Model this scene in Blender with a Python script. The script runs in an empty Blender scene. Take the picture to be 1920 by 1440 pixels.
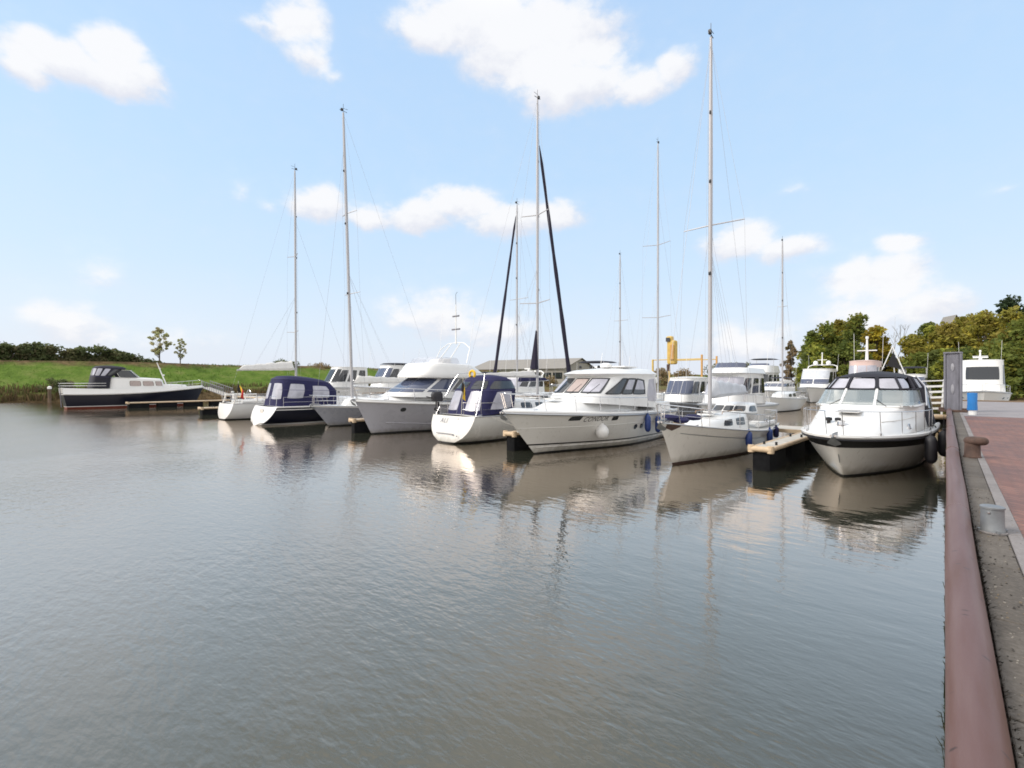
import bpy, bmesh, math, random
from mathutils import Vector, Matrix, noise
R = math.radians
rnd = random.Random(11)
scene = bpy.context.scene
COL = scene.collection
EYE = 2.8
YAW = math.atan(815 / 907)
SN, CS = math.sin(YAW), math.cos(YAW)

def ground(px, py, z=0.0):
    """point of the plane z seen at a pixel of the 1920 photograph (used to measure distances)"""
    d = 907 * (EYE - z) / (py - 713); xc = (px - 960) / 907
    return Vector((d * (xc * CS - SN), d * (xc * SN + CS), z))

def along_x(px, Y):
    xc = (px - 960) / 907
    return Y * (xc * CS - SN) / (xc * SN + CS)

# ------------------------------------------------------------------ objects
def thing(name, label, cat, loc=(0, 0, 0), rotz=0.0, group=None):
    o = bpy.data.objects.new(name, None); COL.objects.link(o)
    o.location = loc; o.rotation_euler = (0, 0, rotz); o.empty_display_size = .2
    o['label'] = label; o['category'] = cat
    if group: o['group'] = group
    return o

def tag(o, label, cat, group=None):
    o['label'] = label; o['category'] = cat
    if group: o['group'] = group
    return o

def struct(o, kind='structure'):
    o['kind'] = kind; return o

def dup(root, loc, rotz=None, label=None, group=None, scale=None):
    r = root.copy(); COL.objects.link(r); r.location = loc
    if rotz is not None: r.rotation_euler = (0, 0, rotz)
    if scale is not None: r.scale = scale
    if label: r['label'] = label
    if group: r['group'] = group
    for ch in list(root.children):
        c = ch.copy(); COL.objects.link(c); c.parent = r
        for g in list(ch.children):
            d = g.copy(); COL.objects.link(d); d.parent = c
    return r

class MB:
    def __init__(s): s.v = []; s.f = []; s.m = []
    def face(s, ids, m=0): s.f.append(tuple(ids)); s.m.append(m)
    def grid(s, rows, m=0, cu=False, cv=False, mf=None):
        b = len(s.v); nr = len(rows); nc = len(rows[0])
        for r in rows:
            for p in r: s.v.append(tuple(p))
        for i in range(nr if cv else nr - 1):
            for j in range(nc if cu else nc - 1):
                k = (i + 1) % nr; l = (j + 1) % nc
                s.face((b+i*nc+j, b+i*nc+l, b+k*nc+l, b+k*nc+j), mf(i, j) if mf else m)
        return s
    def poly(s, pts, m=0):
        b = len(s.v)
        for p in pts: s.v.append(tuple(p))
        s.face(range(b, b + len(pts)), m); return s
    def box(s, c, size, m=0, rot=None):
        hx, hy, hz = size[0]/2, size[1]/2, size[2]/2; b = len(s.v); c = Vector(c)
        for dx, dy, dz in ((-1,-1,-1),(1,-1,-1),(1,1,-1),(-1,1,-1),(-1,-1,1),(1,-1,1),(1,1,1),(-1,1,1)):
            p = Vector((dx*hx, dy*hy, dz*hz))
            if rot is not None: p = rot @ p
            s.v.append(tuple(c + p))
        for q in ((0,3,2,1),(4,5,6,7),(0,1,5,4),(1,2,6,5),(2,3,7,6),(3,0,4,7)): s.face([b+i for i in q], m)
        return s
    def tube(s, pts, r, n=6, m=0, caps=True, closed=False):
        pts = [Vector(p) for p in pts]; k = len(pts)
        rr = r if isinstance(r, (list, tuple)) else [r]*k
        rows = []; up = None
        for i, p in enumerate(pts):
            if closed: t = pts[(i+1) % k] - pts[i-1]
            else: t = pts[min(i+1, k-1)] - pts[max(i-1, 0)]
            if t.length < 1e-9: t = Vector((0, 0, 1))
            t.normalize()
            if up is None:
                up = t.orthogonal().normalized()
            else:
                up = up - t*up.dot(t)
                up = up.normalized() if up.length > 1e-6 else t.orthogonal().normalized()
            w = t.cross(up)
            rows.append([p + (up*math.cos(2*math.pi*j/n) + w*math.sin(2*math.pi*j/n))*rr[i] for j in range(n)])
        b = len(s.v); s.grid(rows, m, cu=True, cv=closed)
        if caps and not closed:
            s.face([b+j for j in range(n)][::-1], m); s.face([b+(k-1)*n+j for j in range(n)], m)
        return s
    def lathe(s, prof, c=(0, 0, 0), n=16, m=0, mf=None, axis=None):
        c = Vector(c); rows = []
        q = axis if axis is not None else Matrix.Identity(3)
        for r, z in prof:
            rows.append([c + q @ Vector((r*math.cos(2*math.pi*j/n), r*math.sin(2*math.pi*j/n), z)) for j in range(n)])
        s.grid(rows, m, cu=True, mf=(lambda i, j: mf(i)) if mf else None); return s
    def build(s, name, mats, parent=None, smooth=True, angle=38, weld=2e-4, bevel=0):
        bm = bmesh.new()
        vs = [bm.verts.new(v) for v in s.v]
        for f, m in zip(s.f, s.m):
            ids = list(dict.fromkeys(f))
            if len(ids) < 3: continue
            try:
                fc = bm.faces.new([vs[i] for i in ids]); fc.material_index = m
            except ValueError: pass
        if weld: bmesh.ops.remove_doubles(bm, verts=bm.verts, dist=weld)
        bmesh.ops.dissolve_degenerate(bm, edges=bm.edges, dist=1e-5)
        if bevel:
            es = [e for e in bm.edges if len(e.link_faces) == 2 and e.calc_face_angle(0) > R(40)]
            bmesh.ops.bevel(bm, geom=es, offset=bevel, segments=2, affect='EDGES', profile=.5)
        bmesh.ops.recalc_face_normals(bm, faces=bm.faces)
        me = bpy.data.meshes.new(name); bm.to_mesh(me); bm.free()
        if smooth:
            me.polygons.foreach_set('use_smooth', [True]*len(me.polygons)); me.set_sharp_from_angle(angle=R(angle))
        for mm in (mats if isinstance(mats, (list, tuple)) else [mats]): me.materials.append(mm)
        o = bpy.data.objects.new(name, me); COL.objects.link(o)
        if parent is not None: o.parent = parent
        return o

# ------------------------------------------------------------------ materials
def mat(name, col, rough=.5, metal=0.0, var=.0, vscale=3.0, bump=0.0, bscale=20.0, coat=0.0, spec=.5, alpha=1.0,
        col2=None, streak=None, detail=5, scum=False):
    m = bpy.data.materials.new(name); m.use_nodes = True
    nt = m.node_tree; N = nt.nodes; L = nt.links; b = N['Principled BSDF']
    b.inputs['Roughness'].default_value = rough; b.inputs['Metallic'].default_value = metal
    b.inputs['Coat Weight'].default_value = coat; b.inputs['Coat Roughness'].default_value = .06
    b.inputs['Specular IOR Level'].default_value = spec; b.inputs['Alpha'].default_value = alpha
    c = (*col, 1); b.inputs['Base Color'].default_value = c
    tc = None
    if var or bump or col2:
        tc = N.new('ShaderNodeTexCoord')
    if var or col2:
        mp = N.new('ShaderNodeMapping'); mp.inputs['Scale'].default_value = streak or (1, 1, 1)
        L.new(tc.outputs['Object'], mp.inputs['Vector'])
        nz = N.new('ShaderNodeTexNoise'); nz.inputs['Scale'].default_value = vscale
        nz.inputs['Detail'].default_value = detail; nz.inputs['Roughness'].default_value = .62
        L.new(mp.outputs[0], nz.inputs['Vector'])
        rp = N.new('ShaderNodeValToRGB')
        rp.color_ramp.elements[0].position = .32; rp.color_ramp.elements[1].position = .68
        k = col2 if col2 else tuple(x*(1-var) for x in col)
        rp.color_ramp.elements[0].color = (*k, 1)
        rp.color_ramp.elements[1].color = (*(tuple(min(1, x*(1+var*.6)) for x in col) if not col2 else col), 1)
        L.new(nz.outputs['Fac'], rp.inputs['Fac']); L.new(rp.outputs[0], b.inputs['Base Color'])
        mr = N.new('ShaderNodeMapRange'); mr.inputs['To Min'].default_value = max(.02, rough-.06); mr.inputs['To Max'].default_value = min(1, rough+.12)
        L.new(nz.outputs['Fac'], mr.inputs['Value']); L.new(mr.outputs[0], b.inputs['Roughness'])
    if scum:   # weed and oil stain along the waterline, rain streaks below the fittings
        src = b.inputs['Base Color'].links[0].from_socket
        sx = N.new('ShaderNodeSeparateXYZ'); L.new(tc.outputs['Object'], sx.inputs[0])
        mp2 = N.new('ShaderNodeMapping'); mp2.inputs['Scale'].default_value = (2.2, 2.2, .5); L.new(tc.outputs['Object'], mp2.inputs['Vector'])
        n3 = N.new('ShaderNodeTexNoise'); n3.inputs['Scale'].default_value = 2.0; n3.inputs['Detail'].default_value = 6; L.new(mp2.outputs[0], n3.inputs['Vector'])
        ad = N.new('ShaderNodeMath'); ad.operation = 'MULTIPLY_ADD'; ad.inputs[1].default_value = -.42; L.new(n3.outputs['Fac'], ad.inputs[0]); L.new(sx.outputs[2], ad.inputs[2])
        m3 = N.new('ShaderNodeMapRange'); m3.inputs[1].default_value = -.17; m3.inputs[2].default_value = .10; m3.inputs[3].default_value = .55; m3.inputs[4].default_value = 0; L.new(ad.outputs[0], m3.inputs[0])
        mx = N.new('ShaderNodeMix'); mx.data_type = 'RGBA'; L.new(m3.outputs[0], mx.inputs['Factor']); L.new(src, mx.inputs[6]); mx.inputs[7].default_value = (.13, .11, .06, 1)
        mp4 = N.new('ShaderNodeMapping'); mp4.inputs['Scale'].default_value = (9, 9, .35); L.new(tc.outputs['Object'], mp4.inputs['Vector'])
        n4 = N.new('ShaderNodeTexNoise'); n4.inputs['Scale'].default_value = 1.3; n4.inputs['Detail'].default_value = 3; L.new(mp4.outputs[0], n4.inputs['Vector'])
        m4 = N.new('ShaderNodeMapRange'); m4.inputs[1].default_value = .60; m4.inputs[2].default_value = .78; m4.inputs[3].default_value = 0; m4.inputs[4].default_value = .32; L.new(n4.outputs['Fac'], m4.inputs[0])
        mx2 = N.new('ShaderNodeMix'); mx2.data_type = 'RGBA'; L.new(m4.outputs[0], mx2.inputs['Factor']); L.new(mx.outputs[2], mx2.inputs[6]); mx2.inputs[7].default_value = (.28, .25, .2, 1)
        L.new(mx2.outputs[2], b.inputs['Base Color'])
    if bump:
        n2 = N.new('ShaderNodeTexNoise'); n2.inputs['Scale'].default_value = bscale; n2.inputs['Detail'].default_value = 4
        L.new(tc.outputs['Object'], n2.inputs['Vector'])
        bp = N.new('ShaderNodeBump'); bp.inputs['Strength'].default_value = 1; bp.inputs['Distance'].default_value = bump
        L.new(n2.outputs['Fac'], bp.inputs['Height']); L.new(bp.outputs[0], b.inputs['Normal'])
    return m

def leafmat(n, c):
    m = mat(n, c, .7, var=.3, vscale=.8, spec=.3); nt = m.node_tree; N = nt.nodes; L = nt.links; b = N['Principled BSDF']
    t = N.new('ShaderNodeBsdfTranslucent'); mx = N.new('ShaderNodeMixShader'); mx.inputs[0].default_value = .45
    src = b.inputs['Base Color'].links[0].from_socket; L.new(src, t.inputs['Color'])
    L.new(b.outputs[0], mx.inputs[1]); L.new(t.outputs[0], mx.inputs[2]); L.new(mx.outputs[0], N['Material Output'].inputs['Surface'])
    return m

def glassy(name, tint, opac, rough=.05):
    """thin pane: part of the light passes, part is seen as a tinted glossy sheet"""
    m = bpy.data.materials.new(name); m.use_nodes = True
    nt = m.node_tree; N = nt.nodes; L = nt.links; b = N['Principled BSDF']
    b.inputs['Base Color'].default_value = (*tint, 1); b.inputs['Roughness'].default_value = rough
    b.inputs['Specular IOR Level'].default_value = .6
    t = N.new('ShaderNodeBsdfTransparent'); mx = N.new('ShaderNodeMixShader'); mx.inputs[0].default_value = opac
    L.new(t.outputs[0], mx.inputs[1]); L.new(b.outputs[0], mx.inputs[2])
    L.new(mx.outputs[0], N['Material Output'].inputs['Surface'])
    return m

M = {}
M['white'] = mat('white_gelcoat', (.76, .76, .75), .28, var=.05, vscale=1.3, streak=(.6, .6, .25), coat=.3)
M['cream'] = mat('cream_gelcoat', (.69, .66, .61), .3, scum=True, var=.06, vscale=1.2, streak=(.6, .6, .2), coat=.3)
M['hullwhite'] = mat('hull_white_gelcoat', (.68, .67, .64), .22, scum=True, var=.06, vscale=1.1, streak=(.5, .5, .2), coat=.5)
M['greyhull'] = mat('grey_hull_gelcoat', (.37, .37, .41), .25, scum=True, var=.05, vscale=1.1, coat=.5)
M['slate'] = mat('slate_hull_gelcoat', (.27, .28, .32), .25, scum=True, var=.06, vscale=1.1, coat=.5)
M['navy'] = mat('navy_hull_paint', (.005, .006, .016), .3, coat=.2)
M['black'] = mat('black_paint', (.012, .012, .014), .35, var=.2, vscale=4)
M['rubber'] = mat('black_rubber', (.018, .018, .024), .55, var=.25, vscale=6)
M['redboot'] = mat('red_antifouling', (.16, .035, .02), .6, var=.25, vscale=3)
M['darkboot'] = mat('dark_antifouling', (.016, .016, .017), .6, var=.3, vscale=3)
M['brownboot'] = mat('brown_antifouling', (.05, .022, .016), .6, var=.3, vscale=3)
M['canvas'] = mat('navy_canvas', (.012, .012, .062), .85, var=.22, vscale=3, bump=.006, bscale=9)
M['blackcanvas'] = mat('black_canvas', (.012, .012, .022), .75, var=.25, vscale=3, bump=.004, bscale=9)
M['greycanvas'] = mat('pale_canvas', (.52, .55, .6), .85, var=.12, vscale=2.5, bump=.02, bscale=4)
M['whitecanvas'] = mat('white_canvas', (.7, .69, .67), .85, var=.08, vscale=2.5, bump=.02, bscale=4)
M['glass'] = mat('dark_tinted_glass', (.022, .025, .03), .04, spec=.8)
M['bluegl'] = mat('blue_tinted_glass', (.07, .085, .14), .05, spec=.8)
M['clear'] = glassy('clear_vinyl', (.5, .52, .58), .45, .12)
M['wsglass'] = glassy('windscreen_glass', (.42, .5, .54), .42, .04)
M['fog'] = mat('milky_window_vinyl', (.42, .42, .48), .18, var=.2, vscale=2, spec=.6)
M['steel'] = mat('stainless_steel', (.62, .62, .64), .22, metal=1)
M['alu'] = mat('anodised_aluminium', (.5, .51, .53), .38, metal=.85, var=.08, vscale=2)
M['mast'] = mat('mast_aluminium', (.42, .42, .44), .45, metal=.2, var=.06, vscale=1)
M['wire'] = mat('rigging_wire', (.33, .34, .37), .5, metal=.2)
M['rope'] = mat('dark_rope', (.03, .03, .035), .9)
M['paleRope'] = mat('pale_rope', (.45, .43, .38), .9)
M['teak'] = mat('teak_deck', (.32, .19, .10), .6, var=.25, vscale=6, streak=(.3, 3, 3))
M['deckgrey'] = mat('non_slip_deck', (.6, .59, .56), .7, var=.08, vscale=5)
M['pontdeck'] = mat('pontoon_boards', (.48, .46, .42), .85, var=.4, vscale=5, streak=(.3, 2.4, 1))
M['beam'] = mat('cream_pontoon_edge', (.52, .40, .27), .6, var=.22, vscale=3, bump=.006, bscale=7)
M['float'] = mat('dark_pontoon_float', (.009, .0095, .011), .95, var=.5, vscale=4, spec=.15)
M['bluefend'] = mat('blue_fender', (.025, .055, .21), .4, var=.15, vscale=5)
M['whitefend'] = mat('white_fender', (.75, .75, .74), .4, var=.08, vscale=5)
M['yellow'] = mat('yellow_paint', (.58, .40, .10), .6, var=.18, vscale=2)
M['orange'] = mat('orange_paint', (.52, .29, .09), .6, var=.18, vscale=2)
M['pink'] = mat('faded_pink_gelcoat', (.62, .46, .42), .4, var=.1, vscale=1.5)
M['redc'] = mat('red_cloth', (.5, .03, .03), .8); M['yelc'] = mat('yellow_cloth', (.7, .45, .03), .8); M['blkc'] = mat('black_cloth', (.012, .012, .014), .85)
M['purple'] = mat('dark_purple_sailcloth', (.014, .012, .03), .85, var=.2, vscale=3)
M['letter'] = mat('dark_lettering', (.03, .028, .03), .5)
M['lettergrey'] = mat('grey_lettering', (.2, .2, .23), .5)
M['curtain'] = mat('pale_curtain', (.42, .35, .33), .85, var=.25, vscale=9, streak=(5, 5, .3))
M['interior'] = mat('cabin_interior', (.2, .15, .1), .7, var=.4, vscale=4)

M['seam'] = mat('canvas_seam', (.05, .05, .12), .8)
# ------------------------------------------------------------------ hull
class Hull:
    def __init__(h, L, B, zb, zs, tw=.8, sag=.08, draft=.45, rake=1.2, trake=0.0, pb=2.3, qb=.8, wide=.42, em=.33, eb=.85, es=None, cz=1.0, ks=.45, rnd_=0.0):
        h.L, h.B, h.zb, h.zs0, h.tw, h.sag, h.draft = L, B, zb, zs, tw, sag, draft
        h.rake, h.trake, h.pb, h.qb, h.wide, h.em, h.eb, h.cz = rake, trake, pb, qb, wide, em, eb, cz
        h.es = em if es is None else es; h.ks, h.rnd = ks, rnd_
    def sheer(h, s): return h.zs0 + (h.zb - h.zs0)*s**1.7 - h.sag*math.sin(math.pi*s)
    def keel(h, s):
        return -h.draft*(1 - .35*max(0, (s-.6)/.4)**2) if s > .25 else -h.draft*(h.ks + (1-h.ks)*(s/.25)**.8)
    def bd(h, s):
        if s < h.wide: f = h.tw + (1-h.tw)*math.sin(math.pi/2*s/h.wide)
        else: f = max(0, 1 - ((s-h.wide)/(1-h.wide))**h.pb)**h.qb
        return h.B/2*f
    def g(h, s, v):
        v = min(1, max(0, v))
        a = min(1, s/.35); t = max(0, (s-.45)/.55)
        e = (h.es*(1-a) + h.em*a)*(1-t**1.5) + h.eb*t**1.5
        q = v**e
        if h.rnd:
            k = h.rnd*max(0, 1-s/.55)**.8; q = q*(1-k) + k*math.sqrt(max(0, 1-(1-v)**2.3))
        return q
    def xst(h, z): return h.trake*max(-.3, (h.zs0 - z)/h.zs0)
    def xbow(h, z): return h.L - h.rake*max(0, (h.zb - z)/h.zb)**h.cz
    def at(h, s, z):
        zk, zt = h.keel(s), h.sheer(s); z = min(max(z, zk), zt)
        v = (z-zk)/(zt-zk)
        return h.xst(z) + (h.xbow(z)-h.xst(z))*s, h.bd(s)*h.g(s, v), z
    def s_of(h, x, z): return min(1, max(0, (x-h.xst(z))/(h.xbow(z)-h.xst(z))))
    def pt(h, x, z, side, off=0.0):
        def P(x, z):
            s = h.s_of(x, z); q = h.at(s, z); return Vector((q[0], side*q[1], z))
        p = P(x, z); tx = P(x+.02, z) - P(x-.02, z); tz = P(x, z+.02) - P(x, z-.02)
        n = tx.cross(tz)
        if n.length < 1e-9: n = Vector((0, side, 0))
        n.normalize()
        if n.y*side < 0: n = -n
        return p + n*off
    def stations(h, n=30): return [1-(1-i/n)**1.7 for i in range(n+1)]
    def build(h, parent, levels, mats, n=30, name='hull', sub=3):
        """levels: list of (kind, value, material) from keel to sheer; kind a = metres above water, f = fraction, s = below sheer"""
        ss = h.stations(n); lv = []
        for i, (k, a, m) in enumerate(levels):
            lv.append((k, a, m))
        def zed(k, a, s):
            zk, zt = h.keel(s), h.sheer(s)
            z = a if k == 'a' else (zk if k == 'k' else (a*zt if k == 'f' else zt - a))
            return min(max(z, zk), zt)
        rowsZ = []; mm = []
        for i in range(len(lv)-1):
            for q in range(sub):
                rowsZ.append((lv[i], lv[i+1], q/sub)); mm.append(lv[i][2])
        rowsZ.append((lv[-1], lv[-1], 0))
        mb = MB()
        for side in (1, -1):
            rows = []
            for A, Bv, t in rowsZ:
                row = []
                for s in ss:
                    z = zed(A[0], A[1], s)*(1-t) + zed(Bv[0], Bv[1], s)*t
                    x, y, z = h.at(s, z); row.append((x, side*y, z))
                rows.append(row)
            mb.grid(rows, mf=lambda i, j: mm[i])
        # transom
        rows = []
        for A, Bv, t in rowsZ:
            z = zed(A[0], A[1], 0)*(1-t) + zed(Bv[0], Bv[1], 0)*t
            x, y, z = h.at(0, z)
            rows.append([(x - .10*h.B/3*(1-(k/5)**2)*(y/max(.01, h.bd(0))), y*k/5, z) for k in range(-5, 6)])
        mb.grid(rows, mf=lambda i, j: mm[i])
        return mb.build(name, mats, parent, angle=50)
    def deck(h, parent, m, camber=.07, drop=.02, n=24, name='deck', inset=.0):
        mb = MB(); rows = []
        for s in h.stations(n):
            x, y, z = h.at(s, 99); y = max(0, y-inset)
            rows.append([(x, y*k/5, z - drop + camber*(1-(k/5)**2)*min(1, y/.5)) for k in range(-5, 6)])
        mb.grid(rows); return mb.build(name, m, parent)
    def line(h, s0, s1, dz=0.0, inset=0.0, n=26, side=1, zabs=None):
        out = []
        for i in range(n+1):
            s = s0 + (s1-s0)*i/n; zz = h.sheer(s)
            x, y, z = h.at(s, 99 if zabs is None else zabs)
            out.append(Vector((x - (inset if s > .97 else 0), side*max(0, y-inset), z + dz)))
        return out
    def rubrail(h, parent, m, r=.03, dz=-.02, s0=0, s1=1, name='rub_rail', off=.0):
        mb = MB()
        for side in (1, -1):
            mb.tube(h.line(s0, s1, dz, -off, side=side), r, 6)
        return mb.build(name, m, parent)
    def rail(h, parent, m, s0=.3, s1=.99, ht=.6, inset=.08, r=.016, posts=5, mid=True, name='guard_rail', sub=True, lean=0.0):
        mb = MB()
        a = h.line(s0, s1, ht, inset, side=1); b = h.line(s0, s1, ht, inset, side=-1)
        for i, p in enumerate(a + b):
            s = s0+(s1-s0)*(i % len(a))/(len(a)-1); p.x += lean*max(0, s-.5)*2
        mb.tube(a + b[::-1], r, 6)
        if mid:
            a2 = h.line(s0, s1, ht*.5, inset, side=1); b2 = h.line(s0, s1, ht*.5, inset, side=-1)
            mb.tube(a2 + b2[::-1], r*.6, 5)
        o = None; st = []
        for k in range(posts):
            s = s0 + (s1-s0)*k/(posts-1) if posts > 1 else s0
            s = min(s, .985)
            for side in (1, -1):
                x, y, z = h.at(s, 99)
                st.append(((x, side*max(.01, y-inset), z-.02), (x+lean*max(0, s-.5)*2, side*max(.01, y-inset), z+ht)))
        if sub:
            o = mb.build(name, m, parent)
            for p, q in st: MB().tube([p, q], r*.9, 5).build('stanchion', m, o)
        else:
            for p, q in st: mb.tube([p, q], r*.9, 5)
            o = mb.build(name, m, parent)
        return o

def spow(a, p): return math.copysign(abs(a)**p, a)

class Cab:
    """rounded-box superstructure; level = (z_aft, z_fwd, x_aft, x_fwd, half_width, squareness, front_taper)"""
    def __init__(c, levels): c.lv = levels
    def lev(c, h):
        i = int(min(max(0, math.floor(h)), len(c.lv)-2)); t = h-i
        return [a*(1-t)+b*t for a, b in zip(c.lv[i], c.lv[i+1])]
    def _p(c, f, yy, h):
        za, zf, x0, x1, w, n, tp = c.lev(h)
        return Vector((x0+(x1-x0)*f, yy*w*(1-tp*f), za+(zf-za)*f))
    def ring(c, h, k=48):
        n = c.lev(h)[5]; out = []
        for j in range(k):
            a = 2*math.pi*(j+.5)/k
            out.append(c._p((1+spow(math.cos(a), 2/n))/2, spow(math.sin(a), 2/n), h))
        return out
    def side(c, f, h, sg):
        n = c.lev(h)[5]; return c._p(f, sg*max(0, 1-abs(2*f-1)**n)**(1/n), h)
    def front(c, g, h):
        n = c.lev(h)[5]; t = max(0, 1-abs(g)**n)**(1/n); return c._p((1+t)/2, g, h)
    def back(c, g, h):
        n = c.lev(h)[5]; t = max(0, 1-abs(g)**n)**(1/n); return c._p((1-t)/2, g, h)
    def fn(c, kind):
        if kind == 'port': return lambda a, h: c.side(a, h, 1)
        if kind == 'star': return lambda a, h: c.side(a, h, -1)
        return c.front if kind == 'front' else c.back
    def build(c, parent, m, name='cabin', camber=.08, sub=3, k=48, roof=None, mats=None, angle=40, zc=None):
        mb = MB(); rows = []
        for i in range(len(c.lv)-1):
            for q in range(sub): rows.append(c.ring(i+q/sub, k))
        rows.append(c.ring(len(c.lv)-1, k))
        mb.grid(rows, 0, cu=True)
        top = rows[-1]; cen = sum(top, Vector())/len(top); tr = []
        for sc in (1, .9, .7, .45, .2, .02):
            tr.append([cen.lerp(p, sc) + Vector((0, 0, camber*(1-sc*sc))) + Vector((0, 0, (cen.z-p.z)*0)) for p in top])
        mb.grid(tr, 1 if roof else 0, cu=True)
        return mb.build(name, [m, roof] if roof else m, parent, angle=angle)
    def pane(c, parent, m, kind, quad, off=.012, name='window', nu=12, nv=5, rnd_=.3, depth=.03, frame=None, fr=.018):
        """quad = ((a,h) low-start, low-end, top-end, top-start)"""
        F = c.fn(kind); mb = MB(); rows = []
        q = [Vector((a, b)) for a, b in quad]
        def pos(u, v, o):
            uu = u*math.sqrt(max(0, 1-rnd_*v*v/2)); vv = v*math.sqrt(max(0, 1-rnd_*u*u/2))
            uu = (uu+1)/2; vv = (vv+1)/2
            a = q[0].lerp(q[1], uu).lerp(q[3].lerp(q[2], uu), vv)
            p = F(a.x, a.y); du = F(a.x+.01, a.y)-F(a.x-.01, a.y); dv = F(a.x, a.y+.05)-F(a.x, a.y-.05)
            nn = du.cross(dv)
            if nn.length < 1e-9: nn = Vector((0, 0, 1))
            nn.normalize(); ctr = c._p(.5, 0, a.y)
            if nn.dot(p-ctr) < 0: nn = -nn
            return p + nn*o
        for j in range(nv+1):
            rows.append([pos(-1+2*i/nu, -1+2*j/nv, off) for i in range(nu+1)])
        mb.grid(rows)
        rim = [(i, 0) for i in range(nu)] + [(nu, j) for j in range(nv)] + [(nu-i, nv) for i in range(nu)] + [(0, nv-j) for j in range(nv)]
        r1 = [rows[j][i] for i, j in rim]; r2 = [pos(-1+2*i/nu, -1+2*j/nv, off-depth) for i, j in rim]
        mb.grid([r1, r2], cu=True)
        o = mb.build(name, m, parent)
        if frame is not None:
            MB().tube(r1, fr, 5, closed=True).build('window_frame', frame, o)
        return o

def hull_panel(h, parent, m, side, x0, x1, z0, z1, off=.006, name='porthole', rnd_=.5, skew=0.0, nu=8, nv=4):
    mb = MB(); rows = []
    for j in range(nv+1):
        row = []
        for i in range(nu+1):
            u = -1+2*i/nu; v = -1+2*j/nv
            uu = u*math.sqrt(max(0, 1-rnd_*v*v/2)); vv = v*math.sqrt(max(0, 1-rnd_*u*u/2))
            row.append(h.pt((x0+x1)/2+(x1-x0)/2*uu+skew*vv, (z0+z1)/2+(z1-z0)/2*vv, side, off))
        rows.append(row)
    return mb.grid(rows).build(name, m, parent)

def text_mesh(body, size, shear=0.0, spacing=1.0):
    cu = bpy.data.curves.new('lettering', 'FONT'); cu.body = body; cu.size = size; cu.shear = shear
    cu.space_character = spacing; cu.align_x = 'CENTER'; cu.align_y = 'CENTER'
    o = bpy.data.objects.new('lettering', cu); COL.objects.link(o)
    bpy.context.view_layer.update()
    me = bpy.data.meshes.new_from_object(o.evaluated_get(bpy.context.evaluated_depsgraph_get()))
    bpy.data.objects.remove(o); bpy.data.curves.remove(cu)
    return me

def hull_text(h, parent, m, body, size, xc, zc, side, flip, shear=0.0, spacing=1.0, off=.006, fwd=1):
    me = text_mesh(body, size, shear, spacing)
    for v in me.vertices: v.co = h.pt(xc + fwd*v.co.x, zc + v.co.y, side, off)
    me.materials.clear(); me.materials.append(m)
    o = bpy.data.objects.new('lettering', me); COL.objects.link(o); o.parent = parent
    return o
# ================================================================== camera, render, light
cam = bpy.data.cameras.new('camera'); co = bpy.data.objects.new('camera', cam); COL.objects.link(co)
cam.sensor_width = 36; cam.lens = 36*907/1920; cam.shift_y = -7/1920; cam.clip_end = 9000; cam.clip_start = .05
co.location = (0, 0, EYE); co.rotation_euler = (R(90), 0, YAW); scene.camera = co
scene.view_settings.view_transform = 'Standard'; scene.view_settings.look = 'None'
scene.view_settings.gamma = 1; scene.view_settings.exposure = EXPO = 0.58
scene.cycles.use_denoising = True
scene.cycles.max_bounces = 8; scene.cycles.transparent_max_bounces = 12
scene.cycles.filter_width = 1.7

SUN_AZ, SUN_EL = math.atan2(-.60, -.80), R(40)
sd = Vector((math.sin(SUN_AZ)*math.cos(SUN_EL), math.cos(SUN_AZ)*math.cos(SUN_EL), math.sin(SUN_EL)))
sl = bpy.data.lights.new('sun', 'SUN'); sl.energy = 2.0; sl.angle = R(22); sl.color = (1, .93, .84)
so = bpy.data.objects.new('sun', sl); COL.objects.link(so); so.location = (-30, -20, 60)
so.rotation_euler = sd.to_track_quat('Z', 'Y').to_euler()

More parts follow.
